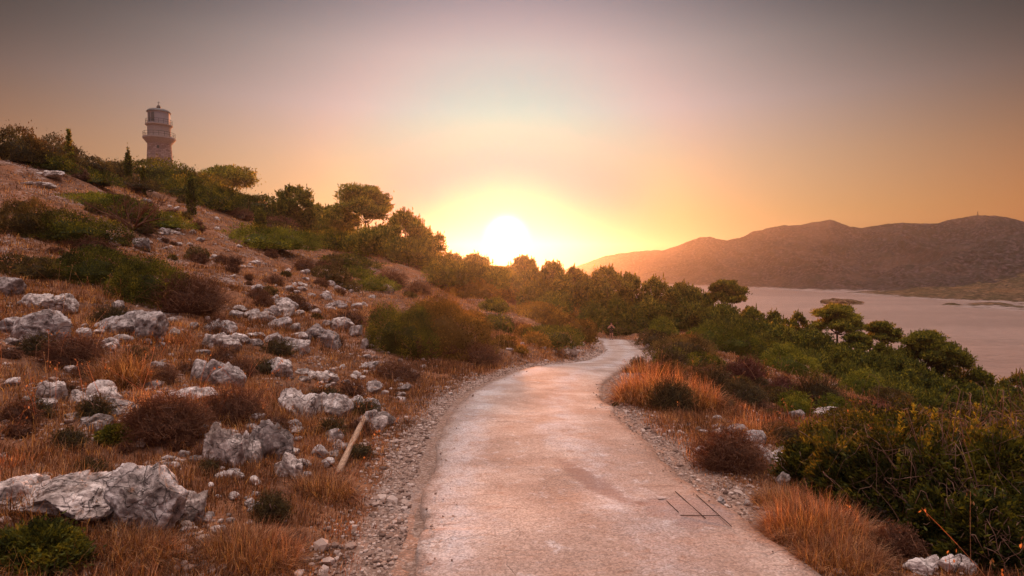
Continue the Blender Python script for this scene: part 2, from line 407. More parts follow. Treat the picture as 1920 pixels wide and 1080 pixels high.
def road_mat():
    m, t, out = mat('worn_concrete'); p = wpos(t)
    uvn = t.node('ShaderNodeUVMap'); uvn.uv_map = 'UVMap'; uv = uvn.outputs[0]
    n1 = t.noise(p, .9, 6, .62, .4); n2 = t.noise(p, 5, 6, .7); n3 = t.noise(p, 60, 4, .75); n4 = t.noise(p, 150, 2, .6)
    st = t.noise(t.vm('MULTIPLY', uv, (.7, 6.0, 1)), 2.2, 5, .65, .6)
    su = t.node('ShaderNodeSeparateXYZ'); t.put(su.inputs[0], uv); U = su.outputs[0]
    wob = t.m('MULTIPLY', t.m('SUBTRACT', t.noise(p, .8, 5, .6), .5), 1.6)
    tr1 = t.smooth(t.m('ABSOLUTE', t.m('ADD', t.m('ADD', U, 1.05), wob)), .50, .05); tr2 = t.smooth(t.m('ABSOLUTE', t.m('ADD', t.m('SUBTRACT', U, .42), wob)), .42, .05)
    pale = t.m('MULTIPLY', t.m('MAXIMUM', tr1, tr2), t.smooth(t.m('ADD', t.m('MULTIPLY', n2, .6), t.m('MULTIPLY', n3, .4)), .34, .62))
    c = t.ramp(n1, [(.28, (.29, .215, .175)), (.45, (.42, .32, .265)), (.58, (.50, .40, .34)), (.72, (.58, .52, .48))])
    c = t.mix(t.m('MULTIPLY', pale, .75), c, (.56, .54, .55))
    ed = t.smooth(t.m('ADD', t.m('ABSOLUTE', U), t.m('MULTIPLY', t.m('SUBTRACT', n2, .5), .9)), 1.12, 1.36)
    c = t.mix(t.m('MULTIPLY', t.smooth(t.noise(p, .45, 4, .6), .55, .40), .45), c, (.27, .19, .155))
    c = t.mix(t.m('MULTIPLY', t.smooth(n2, .56, .70), .7), c, (.60, .57, .57))
    c = t.mix(t.m('MULTIPLY', t.smooth(n2, .42, .28), .6), c, (.25, .145, .105))
    c = t.mix(t.m('MULTIPLY', t.smooth(st, .42, .30), .5), c, (.21, .125, .095))
    jn = t.m('ABSOLUTE', t.m('SUBTRACT', t.m('FRACT', t.m('ADD', t.m('DIVIDE', su.outputs[1], 3.4), t.m('MULTIPLY', wob, .035))), .5)); jm = t.m('MULTIPLY', t.smooth(jn, .012, .003), t.smooth(su.outputs[1], 24, 27))
    c = t.mix(t.m('MULTIPLY', jm, .6), c, (.16, .09, .07))
    c = t.mix(t.m('MULTIPLY', ed, .8), c, t.mix(n3, (.17, .095, .06), (.36, .23, .17)))
    spk = t.voro(p, 70, 'F1', 1); sp2 = t.node('ShaderNodeSeparateColor'); t.put(sp2.inputs[0], spk)
    c = t.mix(.55, c, t.mix(sp2.outputs[0], t.mix(1.0, c, (.45, .42, .40), 'MULTIPLY'), t.mix(1.0, c, (1.5, 1.5, 1.5), 'MULTIPLY')))
    c = t.mix(t.m('MULTIPLY', t.smooth(n3, .50, .36), .45), c, (.17, .11, .09))
    crv = t.vm('ADD', t.vm('MULTIPLY', uv, (1.0, 1.9, 1)), t.vm('MULTIPLY', t.node('ShaderNodeTexNoise').outputs[1], (.0, .0, 0)))
    nz = t.node('ShaderNodeTexNoise'); nz.inputs['Scale'].default_value = 2.5; nz.inputs['Detail'].default_value = 6; t.put(nz.inputs['Vector'], uv)
    crv = t.vm('ADD', crv, t.vm('MULTIPLY', nz.outputs[1], (.8, .8, 0)))
    ck = t.smooth(t.voro(crv, .75, 'DISTANCE_TO_EDGE'), 0, .008)
    ckm = t.m('MULTIPLY', t.m('SUBTRACT', 1, ck), t.smooth(n1, .50, .60))
    c = t.mix(t.m('MULTIPLY', ckm, .38), c, (.16, .10, .08))
    # dark pitted patch worn into the slab
    sx = t.node('ShaderNodeSeparateXYZ'); t.put(sx.inputs[0], p)
    dx = t.m('DIVIDE', t.m('SUBTRACT', sx.outputs[0], t.m('ADD', .85, t.m('MULTIPLY', t.m('SUBTRACT', sx.outputs[1], 5.6), -.35))), .16)
    dy = t.m('DIVIDE', t.m('SUBTRACT', sx.outputs[1], 5.7), .75)
    dd = t.m('ADD', t.m('ADD', t.m('MULTIPLY', dx, dx), t.m('MULTIPLY', dy, dy)), t.m('MULTIPLY', t.m('SUBTRACT', n2, .5), 3.5))
    pit = t.smooth(dd, 1.3, .3)
    ex = t.m('DIVIDE', t.m('SUBTRACT', sx.outputs[0], 1.52), .36); ey = t.m('DIVIDE', t.m('SUBTRACT', sx.outputs[1], 4.85), .45)
    brk = t.smooth(t.m('ADD', t.m('ADD', t.m('MULTIPLY', ex, ex), t.m('MULTIPLY', ey, ey)), t.m('MULTIPLY', t.m('SUBTRACT', n2, .5), 3.0)), 1.2, .5)
    c = t.mix(t.m('MULTIPLY', brk, .65), c, t.mix(t.smooth(n3, .40, .60), (.20, .13, .115), (.36, .27, .25)))
    c = t.mix(t.m('MULTIPLY', pit, .6), c, t.mix(n3, (.12, .07, .06), (.30, .18, .155)))
    h = t.m('ADD', t.m('MULTIPLY', n3, .7), t.m('ADD', t.m('MULTIPLY', n4, .3), t.m('MULTIPLY', ckm, -1.5)))
    h2 = t.m('ADD', t.m('ADD', n2, t.m('MULTIPLY', jm, -1.0)), t.m('ADD', t.m('MULTIPLY', st, .8), t.m('MULTIPLY', brk, -.6)))
    principled(t, out, c, t.mix(n2, (.75, .75, .75), (.95, .95, .95)), t.bump(h, .75, .010, t.bump(h2, .6, .03)), .15); return m
M['road'] = road_mat()

def simple(name, c, rough=.8, var=.25, scale=8, metal=0):
    m, t, out = mat(name); n = t.noise(objco(t), scale, 5, .6)
    b = principled(t, out, t.mix(n, tuple(v * (1 - var) for v in c), tuple(min(1, v * (1 + var)) for v in c)), rough, t.bump(n, .3, .01)); b.inputs['Metallic'].default_value = metal; return m

# ------------------------------------------------------------------ ground sheet
na, nr_ = 760, 620
aa = np.linspace(R(-88), R(82), na); rr = np.exp(np.linspace(math.log(1.6), math.log(620), nr_))
X = (rr[:, None] * np.sin(aa)[None]); Y = (rr[:, None] * np.cos(aa)[None]) - 3.0
X, Y = X.ravel(), Y.ravel(); Z = ground_z(X, Y)
Z = np.maximum(Z, SEA - 8)
dR, _, sgR = road_near(X, Y)
gt = np.where(sgR < 0, 1 - sstep(dR, 1.55, 2.15), 1 - sstep(dR, 1.5, 2.3)) * .9
g = MB(); g.add(np.stack([X, Y, Z], 1), grid_faces(nr_, na)[:, ::-1], gt)
tag(g.build('ground', M['ground']), kind='structure')

# road slab
s_n = 900; P, S = resample(CLD, s_n); T = unit(np.gradient(P, axis=0)); Nn = unit(np.stack([T[:, 1], -T[:, 0], 0 * T[:, 0]], 1))
cols = np.linspace(-1, 1, 31)
jl = fbm2(S / .9, S * 0, 4, 71) * .07 + fbm2(S / .15, S * 0, 2, 72) * .018; jr = fbm2(S / .9, S * 0 + 9, 4, 73) * .07 + fbm2(S / .15, S * 0 + 9, 2, 74) * .02
rows = []
wid = 1.30 + .05 * np.sin(S / 6)
for c in cols:
    off = np.where(c < 0, c * (wid + jl), c * (wid + jr)); q = P + Nn * off[:, None]
    q[:, 2] += .012 * fbm2(q[:, 0] / .6, q[:, 1] / .6, 3, 40) + .02 * (1 - c * c); rows.append(q)
for side in (0, -1):
    q = rows[side].copy(); q[:, 2] -= .16; q += Nn * (-.02 if side == 0 else .02)
    if side == 0: rows.insert(0, q)
    else: rows.append(q)
V = np.stack(rows, 1); nc = V.shape[1]
rb = MB(); rb.add(V.reshape(-1, 3), grid_faces(s_n, nc)[:, ::-1]); ro = rb.build('road', M['road']); tag(ro, kind='structure')
uvl = ro.data.uv_layers.new(name='UVMap'); vi = np.empty(len(ro.data.loops), np.int32); ro.data.loops.foreach_get('vertex_index', vi)
uu = np.stack([np.tile(np.linspace(-1.4, 1.4, nc), s_n), np.repeat(S, nc)], 1); uvl.data.foreach_set('uv', uu[vi].ravel().astype(np.float32))

# ------------------------------------------------------------------ sea
m, t, out = mat('sea_water'); p = wpos(t)
n = t.noise(t.vm('MULTIPLY', p, (.14, .42, .2)), 1.6, 6, .65); n2 = t.noise(t.vm('MULTIPLY', p, (.4, .9, .4)), 1, 3, .6)
b = principled(t, out, t.mix(t.m('ADD', t.m('MULTIPLY', t.smooth(n, .35, .65), .5), t.m('MULTIPLY', t.smooth(t.noise(t.vm('MULTIPLY', p, (.006, .03, .01)), 1, 5, .6), .38, .62), .5)), (.31, .20, .16), (.50, .33, .265)), .28, t.bump(n, 1.0, 1.6, t.bump(n2, 1.0, .8)), .5); M['sea'] = m
s = MB(); s.add([(-2600, -900, SEA), (4200, -900, SEA), (4200, 1600, SEA), (-2600, 1600, SEA)], [[0, 1, 2, 3]]); tag(s.build('sea', M['sea']), kind='structure')

# ------------------------------------------------------------------ far hills, islet
def hill_mat(name, tint):
    m, t, out = mat(name); p = wpos(t)
    n1 = t.noise(p, .017, 6, .6); n2 = t.noise(p, .12, 5, .7); n3 = t.noise(p, .34, 4, .75)
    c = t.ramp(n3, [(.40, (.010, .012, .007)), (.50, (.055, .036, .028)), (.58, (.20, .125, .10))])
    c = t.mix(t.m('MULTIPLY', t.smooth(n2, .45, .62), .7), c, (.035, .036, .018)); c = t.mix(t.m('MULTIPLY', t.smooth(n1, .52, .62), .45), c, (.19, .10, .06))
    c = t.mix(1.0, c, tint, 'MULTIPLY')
    sx = t.node('ShaderNodeSeparateXYZ'); t.put(sx.inputs[0], p)
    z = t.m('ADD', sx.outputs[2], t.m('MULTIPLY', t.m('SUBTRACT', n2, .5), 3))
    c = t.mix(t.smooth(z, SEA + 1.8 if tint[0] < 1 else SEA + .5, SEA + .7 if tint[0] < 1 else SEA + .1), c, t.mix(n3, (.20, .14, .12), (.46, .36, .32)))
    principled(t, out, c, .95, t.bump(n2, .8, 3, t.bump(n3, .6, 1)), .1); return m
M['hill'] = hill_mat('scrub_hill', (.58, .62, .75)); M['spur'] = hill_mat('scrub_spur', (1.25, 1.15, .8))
def hill(name, shore, ridge, px0, px1, n_c, n_t, matl, seed, depth_noise=.12, back=1.0, gully=1.0):
    pxs = np.linspace(px0, px1, n_c); sy = np.interp(pxs, [a for a, _ in shore], [b for _, b in shore]); sh = -SEA * FPX / (sy - HOR)
    rd = KS * np.interp(pxs, [a for a, _, _ in ridge], [c for _, _, c in ridge]); ry = np.interp(pxs, [a for a, _, _ in ridge], [b for _, b, _ in ridge])
    V = []
    tt = np.concatenate([np.linspace(-.04, 1, n_t), 1 + np.linspace(.04, back, n_t // 4)])
    dxn = (pxs - 960) / FPX
    rz = (HOR - ry) / FPX * rd
    rz = rz + (fbm2(dxn * rd / 10, dxn * 0, 4, seed) * .95) * sstep(rz, -14, 7)
    for tv in tt:
        d = sh + (rd - sh) * tv; x = dxn * d
        if tv <= 1:
            k = max(tv, 0); pr = .25 * k ** .5 + .75 * k ** 1.15
            z = SEA + (rz - SEA) * pr + (tv < 0) * tv * 105
            gl = fbm2(x / 91 + 5, d / 147, 4, seed + 3); z = z - gully * np.abs(gl) ** .8 * 30 * math.sin(math.pi * k) ** .8 * np.clip((rz - SEA) / 87, 0, 1) + 1.1 * fbm2(x / 12, d / 12, 3, seed + 7) * k * (k < .98)
        else:
            z = SEA + (rz - SEA) * (1 - (tv - 1) / back * .98) ** 1.5 * .97 - 5 * (tv >= tt[-1] - 1e-6) - 1.4
        V.append(np.stack([x, d, z], 1))
    V = np.array(V); mb = MB(); mb.add(V.reshape(-1, 3), grid_faces(len(tt), n_c)[:, ::-1]); return tag(mb.build(name, matl), kind='structure')
SK = [(1040, 512), (1062, 504), (1088, 497), (1110, 488), (1130, 481), (1165, 474), (1200, 470), (1240, 470), (1270, 461), (1300, 449), (1318, 444), (1330, 443), (1342, 448), (1362, 451), (1385, 446), (1410, 435), (1440, 427), (1470, 423),
      (1500, 422), (1530, 416), (1553, 412), (1572, 417), (1592, 426), (1615, 428), (1640, 425), (1665, 420), (1690, 417), (1720, 420), (1755, 419), (1785, 411), (1810, 406), (1845, 403), (1875, 406), (1920, 417), (2000, 440), (2150, 452), (2300, 430), (2500, 470), (2700, 495)]
def rdist(px): return float(np.interp(px, [1040, 1200, 1330, 1553, 1700, 1850, 2100, 2700], [2250, 2250, 2150, 2000, 1900, 1780, 1700, 1500]))
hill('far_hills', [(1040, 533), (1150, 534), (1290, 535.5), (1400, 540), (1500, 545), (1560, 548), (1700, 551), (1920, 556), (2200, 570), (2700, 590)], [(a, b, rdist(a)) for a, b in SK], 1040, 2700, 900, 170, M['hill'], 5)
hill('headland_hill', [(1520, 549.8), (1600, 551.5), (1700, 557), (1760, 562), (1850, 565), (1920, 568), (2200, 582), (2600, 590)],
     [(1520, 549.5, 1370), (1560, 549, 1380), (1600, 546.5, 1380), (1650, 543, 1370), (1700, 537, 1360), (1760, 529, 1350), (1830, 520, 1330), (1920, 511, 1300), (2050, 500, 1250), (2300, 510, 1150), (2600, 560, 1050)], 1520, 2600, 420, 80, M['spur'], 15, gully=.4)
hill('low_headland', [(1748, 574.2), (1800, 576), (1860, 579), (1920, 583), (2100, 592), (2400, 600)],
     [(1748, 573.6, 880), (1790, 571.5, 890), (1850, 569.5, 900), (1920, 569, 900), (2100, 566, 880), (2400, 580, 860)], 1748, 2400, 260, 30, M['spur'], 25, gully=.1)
mi = MB()
vv, ff = ico(5); v2 = vv.copy(); r = 1 + .25 * fbm3(v2 * 2.2, 4, 8) ; v2 = v2 * r[:, None]
v2 = v2 * np.array([10.5, 8, 2.9]); v2[:, 2] += np.where(v2[:, 0] < -1.4, .4, -.5) * np.clip(np.abs(v2[:, 0]) / 7, 0, 1) * (v2[:, 2] > 0); v2 += np.array([(1583 - 960) / FPX * 322, 322, SEA - .1]); mi.add(v2, ff)
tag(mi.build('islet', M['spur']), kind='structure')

# ------------------------------------------------------------------ rocks
def rock_arrays(sx, sy, sz, sub, seed, yaw=None):
    rg = np.random.default_rng(seed); v, f = ico(sub); n = v.copy(); r = np.ones(len(v)) * 1.05
    for _ in range(rg.integers(12, 20)):
        a = rg.normal(size=3); a[2] = a[2] * 1.2 + .15; a = unit(a); h = rg.uniform(.56, .94); dn = n @ a
        lim = np.where(dn > .05, h / np.maximum(dn, .05), 9); r = np.minimum(r, lim)
    o = rg.uniform(0, 50, 3); fr = 1.5 + rg.uniform()
    cr = np.exp(-(fbm3(n * fr + o * 2, 3, 7) / .05) ** 2)
    r = r + .07 * fbm3(n * 2.4 + o, 3, seed % 97) - .075 * cr - .085 * np.abs(fbm3(n * 4.2 + o, 4, 5)) + .022 * fbm3(n * 15 + o, 3, 9)
    a = rg.uniform(0, 6.28) if yaw is None else yaw; c, s_ = math.cos(a), math.sin(a)
    q = n * r[:, None]; q = q @ np.array([[c, s_, 0], [-s_, c, 0], [0, 0, 1]]); q[:, 2] += q[:, 0] * rg.normal(0, .18); return q * np.array([sx, sy, sz]), f
ANCH = []
def rock(px, py, wpx, hpx, label, group=None, into=None, seed=None, sink=.42, cat='rock', name='rock', d=None, sub=None, deep=.8):
    p = hit(px, py) if d is None else pt(px, py, d)
    wm, hm = wpx / FPX * p[1] / 2, hpx / FPX * p[1]
    seed = seed if seed is not None else int(px * 7 + py * 13)
    sub = sub or (6 if wpx > 130 else 5 if wpx > 44 else 4 if wpx > 18 else 3)
    mb = MB(); k = 1 if wpx < 60 else 3; rg = np.random.default_rng(seed)
    for i in range(k):
        if k == 1: v, f = rock_arrays(wm, wm * deep, hm * .66, sub, seed)
        else:
            fx = (i - (k - 1) / 2) / k * 1.5 + rg.normal(0, .1); q = rg.uniform(.5, .8) if wpx < 130 else rg.uniform(.62, .8)
            v, f = rock_arrays(wm * q, wm * deep * q * 1.1, hm * .66 * rg.uniform(.7, 1.05), sub, seed + i * 31); v = v + np.array([wm * fx * .9, wm * deep * rg.uniform(-.15, .35), -hm * .12 * abs(fx) - hm * .05 * rg.uniform()])
        if wpx >= 130: v[:, :2] *= (1 + .85 * np.maximum(np.minimum(v[:, 2:3] / hm + .10, 0), -.45)); v[:, 2] += .05 * hm * np.sin(v[:, 0] / wm * 5)
        mb.add(v, f)
    if into is not None:
        for v_, f_ in zip(mb.v, mb.f): into.add(v_ + np.array([p[0], p[1] + wm * deep * .5, p[2] + hm * (.66 - sink)]), f_)
        return None
    o = mb.build(name, M['rock']); o.location = (p[0], p[1] + wm * deep * .5, p[2] + hm * (.66 - sink))
    if group is None: ANCH.append((px, py - hpx / 2, label))
    return tag(o, label, cat, group)
PEND = []
def near_label(o, px, py, lead): PEND.append((o, px, py, lead))
def flush_labels():
    """each small one is named by the larger thing it lies next to, and by how far out it lies"""
    b = {}
    for o, px, py, lead in PEND:
        d = [(px - a[0]) ** 2 + (1.6 * (py - a[1])) ** 2 for a in ANCH]; a = ANCH[int(np.argmin(d))]; dx, dy = px - a[0], 1.6 * (py - a[1])
        side = ('right of' if dx > 0 else 'left of') if abs(dx) > abs(dy) else ('below' if dy > 0 else 'above')
        b.setdefault((a[2], side, lead), []).append((min(d), o))
    orde = ['', 'second ', 'third ', 'fourth ', 'fifth ', 'sixth ', 'seventh ', 'eighth ', 'ninth ', 'tenth ', 'eleventh ', 'twelfth ']
    for (an, side, lead), l in b.items():
        l.sort(key=lambda q: q[0])
        ws = an.split(); an = ' '.join(ws)
        for i, (_, o) in enumerate(l):
            t_ = (orde[min(i, 11)] + lead if i else 'closest ' + lead) + ' ' + side + ' the ' + an
            o['label'] = ' '.join(t_.replace('the the', 'the').split()[:16])

UR = [  # one line per boulder the photo lets one point at
 (232, 1000, 190, 150, 'huge cracked limestone outcrop with a flat white top and dark hollow face, lower left'),
 (70, 975, 250, 92, 'long pale fissured slab joining the left side of the huge outcrop'),
 (330, 985, 80, 90, 'dark weathered block joining the right side of the huge outcrop'),
 (8, 556, 56, 52, 'pale rock cut by the left frame edge beside brown grass'),
 (72, 583, 100, 42, 'rough knobbly pale boulder just above the wide dark grey boulder'),
 (38, 630, 125, 62, 'wide dark grey boulder half sunk in brown grass at far left'),
 (240, 632, 118, 66, 'long sloping grey boulder in the middle of the left grass'),
 (218, 582, 30, 22, 'small round stone above the long sloping grey boulder'),
 (242, 560, 62, 26, 'flat pale slab under the dark green bush on the left slope'),
 (152, 633, 30, 22, 'small white stone between dark grey and sloping boulders'),
 (388, 726, 98, 64, 'pinkish white blocky boulder alone in the grass, brightest on the left slope'),
 (88, 752, 66, 50, 'sharp pale wedge of rock leaning left of the rounded grey boulder'),
 (167, 760, 86, 50, 'rounded mid grey boulder right of the pale wedge'),
 (72, 778, 58, 34, 'white saddle shaped stone below the pale wedge'),
 (200, 782, 98, 40, 'flat white shelf of rock below the rounded grey boulder'),
 (165, 810, 84, 34, 'thin pale slab between the flat shelf and the huge outcrop'),
 (246, 708, 26, 18, 'small white stone beside tall straw stalks'),
 (345, 752, 100, 32, 'low long ledge in front of the pinkish white boulder'),
 (408, 880, 88, 102, 'tall cracked dark boulder right of the brown thorn bush'),
 (452, 875, 60, 80, 'narrow dark rock wedged behind the tall cracked boulder'),
 (500, 862, 80, 92, 'upright split white and grey boulder above the loose stones'),
 (540, 895, 60, 60, 'sloping grey rock at foot of the upright split boulder'),
 (555, 790, 74, 66, 'white angular block at left end of the ledge outcrop'),
 (612, 785, 92, 50, 'broad pale top of the ledge outcrop with brown tufts'),
 (668, 778, 78, 44, 'smooth white slab in the middle of the ledge outcrop'),
 (706, 800, 60, 36, 'cracked pale block at right end of the ledge outcrop'),
 (688, 812, 66, 42, 'sloping white slab touching the top of the wooden post'),
 (620, 830, 46, 26, 'rounded tan stone below the ledge outcrop'),
 (518, 703, 56, 36, 'grey rock in front of the rubble pile'),
 (406, 655, 66, 42, 'lumpy grey boulder left of the rubble pile, lower one'),
 (406, 628, 60, 36, 'lumpy grey boulder left of the rubble pile, upper one'),
 (533, 578, 44, 22, 'single grey boulder just above the rubble pile'),
 (614, 652, 58, 38, 'big rounded pink grey boulder at right end of the rubble pile'),
 (548, 662, 68, 30, 'broad flat topped boulder at the foot of the rubble pile'),
 (666, 632, 34, 32, 'pointed grey boulder left of the big dark round bush'),
 (647, 613, 20, 16, 'small stone above the pointed grey boulder'),
 (682, 655, 18, 24, 'upright small stone under the big dark round bush'),
 (690, 695, 46, 20, 'flat grey stone in the grass below the big dark round bush'),
 (774, 710, 36, 20, 'blue grey stone close to the road bend gravel'),
 (600, 715, 60, 26, 'pale broken rock left of the brown tufts by the ledge'),
 (262, 470, 42, 24, 'rounded boulder alone high on the orange slope'),
 (207, 462, 30, 18, 'grey boulder left of the rounded boulder high on slope'),
 (75, 328, 70, 14, 'long bare rock shelf high on the far left slope'),
 (60, 348, 60, 12, 'lower bare rock shelf high on the far left slope'),
 (1590, 905 - 115, 30, 14, 'small white rock in straw right of the roadside scrub'),
 (1553, 783, 58, 18, 'long tilted pale slab beyond the right roadside stones'),
 (1497, 783, 36, 14, 'flat grey slab in dry grass beyond the right roadside stones'),
 (1625, 803, 40, 12, 'low broken ledge beside the top of the green hedge'),
 (1386, 818, 44, 30, 'grey rounded rock at the upper middle of the right roadside stones'),
 (1414, 838, 50, 34, 'grey ribbed rock on the right roadside row above the white one'),
 (1462, 878, 76, 50, 'large cracked white rock in the right roadside row'),
 (1488, 892, 40, 28, 'white rock touching the left end of the green hedge'),
 (1470, 908, 36, 28, 'grey broken rock under the large cracked white roadside rock'),
 (1532, 902, 44, 22, 'pink grey stone under the left end of the green hedge'),
 (1316, 852, 24, 18, 'tan stone beside the brown cushion bush at the right verge'),
 (1690, 985, 70, 40, 'rounded brownish rock behind the straw clump at right'),
 (1352, 948, 26, 18, 'grey stone beside the rusty steel mesh'),
 (1404, 948, 20, 12, 'small pale stone right of the rusty steel mesh'),
 (1745, 1078, 70, 34, 'low grey rock at the bottom edge under the hedge'),
 (1812, 1078, 60, 50, 'rough grey rock at the bottom edge right of the low one'),
 (1898, 1070, 60, 60, 'orange stained rock in the bottom right corner'),
 (1214, 655, 16, 12, 'white rock beside the road bend on the seaward side'),
 (1070, 668, 30, 26, 'largest white block of the bank at the road bend'),
]
for px, py, wp_, hp, lab in UR: rock(px, py, wp_, hp, lab)
SPEC = []
def rock_group(n, box, sizes, label, group, seed, slope=None):
    rg = np.random.default_rng(seed); k = 0; tries = 0
    while k < n and tries < n * 6:
        tries += 1; u, v = rg.uniform(), rg.uniform(); px = box[0] + (box[2] - box[0]) * u; py = box[1] + (box[3] - box[1]) * v
        if slope: py += slope * (px - (box[0] + box[2]) / 2)
        p = hit(px, py); dd, _, _ = road_near(np.array([p[0]]), np.array([p[1]]))
        if dd[0] < 1.5: continue
        s_ = rg.uniform(*sizes) * (1 if rg.uniform() > .3 else 1.4)
        SPEC.append((s_, px, py, s_ * rg.uniform(.35, .7), label[0], group, int(seed * 1000 + tries))); k += 1
for n_, bx, sz, wd_, gp, sl in (
    (46, (432, 575, 640, 648), (16, 38), 'rubble boulder', 'boulders of the rubble pile', 0),
    (60, (430, 505, 730, 575), (6, 20), 'scattered stone', 'stones above the rubble pile', .12),
    (44, (250, 400, 560, 500), (5, 15), 'small slope stone', 'stones high on the slope', .2),
    (30, (930, 640, 1100, 680), (5, 13), 'white bank stone', 'stones of the bank at the bend', .03),
    (22, (1285, 785, 1400, 830), (8, 22), 'white rubble stone', 'stones of the right verge row', .35),
    (26, (320, 890, 480, 1010), (10, 28), 'loose stone', 'loose stones below the outcrop', 0),
    (26, (520, 700, 760, 745), (10, 26), 'rough little rock', 'rocks above the ledge outcrop', 0),
    (60, (0, 600, 420, 830), (9, 34), 'low sunk rock', 'low rocks in the left grass', 0),
    (44, (300, 770, 640, 900), (10, 36), 'broken grey rock', 'broken rocks around the upright boulders', 0),
    (34, (640, 640, 860, 760), (5, 18), 'small grey rock', 'small rocks above the verge gravel', 0),
    (9, (295, 432, 332, 440), (8, 16), 'sharp white cairn stone', 'stones of the cairn', 0)):
    rock_group(n_, bx, sz, (wd_, wd_), gp, len(gp) + n_, sl or None)

SPEC.sort(key=lambda q: -q[0]); small = MB()
for i, (s_, px, py, h_, lab, gp, sd) in enumerate(SPEC):
    if i < 236: near_label(rock(px, py, s_, h_, lab, gp, seed=sd), px, py, lab)
    else: rock(px, py, s_, h_, lab, gp, into=small, seed=sd, sub=3)
tag(small.build('rock_rubble', M['rock']), kind='stuff')
# gravel and pebbles (stuff)
def pebbles(n, sampler, smin, smax, seed):
    rg = np.random.default_rng(seed); x, y, s_ = sampler(rg, n); z = ground_z(x, y); d_, zr_, _ = road_near(x, y); z = np.where(d_ < 1.31, zr_ + .012, z)
    oc, of = ico(1); nv = len(oc)
    m_ = len(x); v = oc[None] * rg.uniform(.7, 1.25, (m_, nv, 1)) * rg.uniform(.55, 1.2, (m_, 1, 3)) * np.array([1, 1, .7]); a = rg.uniform(0, 6.28, m_); c, s2 = np.cos(a), np.sin(a)
    v = np.stack([v[..., 0] * c[:, None] - v[..., 1] * s2[:, None], v[..., 0] * s2[:, None] + v[..., 1] * c[:, None], v[..., 2]], -1) * s_[:, None, None]
    v += np.stack([x, y, z + s_ * .25], 1)[:, None]; mb = MB(); mb.add(v.reshape(-1, 3), (of[None] + (np.arange(m_) * nv)[:, None, None]).reshape(-1, 3), np.repeat(rg.uniform(0, 1, m_), nv)); return mb
mp, t, out = mat('gravel_stone'); a = t.node('ShaderNodeAttribute'); a.attribute_name = 'tone'
principled(t, out, t.ramp(a.outputs['Fac'], [(0, (.14, .088, .066)), (.5, (.33, .225, .175)), (1, (.58, .46, .39))]), .9, t.bump(t.noise(wpos(t), 90, 3), .5, .005))
def samp_edge(rg, n):
    s_ = 8 + (CLS[-1] - 10) * rg.uniform(0, 1, n) ** 2.2; P0 = np.stack([np.interp(s_, CLS, CLR[:, k]) for k in range(2)], 1); T0 = np.gradient(CLR[:, :2], axis=0); T0 = unit(np.stack([np.interp(s_, CLS, T0[:, k]) for k in range(2)], 1))
    left = rg.uniform(size=n) < .6; off = np.where(left, -(1.34 + np.abs(rg.normal(0, .33, n)) + .12), 1.34 + np.abs(rg.normal(0, .45, n))); on = rg.uniform(size=n) < .05; off = np.where(on, np.sign(off) * (1.3 - np.abs(rg.normal(0, .13, n))), off)
    q = P0 + np.stack([T0[:, 1], -T0[:, 0]], 1) * off[:, None]; size = rg.gamma(2.0, .0046, n) + .003; size *= 1 + sstep(s_, 16, 45) * 1.6; size = np.where(on, size * .55, size); return q[:, 0], q[:, 1], np.minimum(size, .05)
tag(pebbles(36000, samp_edge, 0, 0, 3).build('gravel', mp, smooth=False), kind='stuff')
def samp_slope(rg, n):
    az_ = rg.uniform(R(-56), R(54), n); d = np.exp(rg.uniform(math.log(2.8), math.log(60), n)); x, y = d * np.tan(az_), d
    k = fbm2(x / 1.6, y / 1.6, 3, 51) + .25 * fbm2(x / .4, y / .4, 2, 52); dd, _, _ = road_near(x, y)
    ok = (k > .05) & (dd > 1.5); x, y = x[ok], y[ok]; r_ = np.hypot(x, y); return x, y, np.clip(rg.gamma(2, .007, len(x)) + .004 + r_ * .0009, 0, .14)
tag(pebbles(64000, samp_slope, 0, 0, 4).build('loose_stones', mp, smooth=False), kind='stuff')

# ------------------------------------------------------------------ dry grass (stuff)
def blades(mb, root, dirs, h, wd, tone, bend):
    n = len(root); side = unit(np.cross(dirs, np.array([0, 0, 1.])) + 1e-4)
    p1 = root + dirs * (h * .5)[:, None]; dn = dirs.copy(); dn[:, 2] -= bend; p2 = p1 + unit(dn) * (h * .5)[:, None]
    ww = wd[:, None]; v = np.stack([root - side * ww * .5, root + side * ww * .5, p1 + side * ww * .38, p1 - side * ww * .38, p2], 1).reshape(-1, 3)
    b_ = (np.arange(n) * 5)[:, None]; tn = np.repeat(tone, 5)
    k0 = mb.n; mb.add(v, b_ + np.array([[0, 1, 2, 3]]), tn); mb.f.append((b_ + np.array([[3, 2, 4]]) + k0).astype(np.int32))
def tufts(mb, x, y, nb, h, spread, wd, tone, bend=.8, lean=.55):
    z = ground_z(x, y); n = len(x); X_ = np.repeat(np.stack([x, y, z - .01], 1), nb, 0); m_ = n * nb
    a = RNG.uniform(0, 6.283, m_); rad = np.repeat(spread, nb) * np.sqrt(RNG.uniform(0, 1, m_)); X_[:, 0] += np.cos(a) * rad; X_[:, 1] += np.sin(a) * rad
    l = RNG.uniform(.05, lean, m_) ; d = unit(np.stack([np.cos(a) * l, np.sin(a) * l, np.ones(m_) * .9], 1) + RNG.normal(0, .12, (m_, 3)))
    hh = np.repeat(h, nb) * RNG.uniform(.45, 1.15, m_); blades(mb, X_, d, hh, np.repeat(wd, nb), np.clip(np.repeat(tone, nb) + RNG.normal(0, .20, m_), 0, 1), RNG.uniform(.2, bend * 1.5, m_))
def polar(n, d0, d1, a0=-45, a1=45):
    a = RNG.uniform(R(a0), R(a1), n); d = np.exp(RNG.uniform(math.log(d0), math.log(d1), n)); return d * np.tan(a), d
gr = MB()
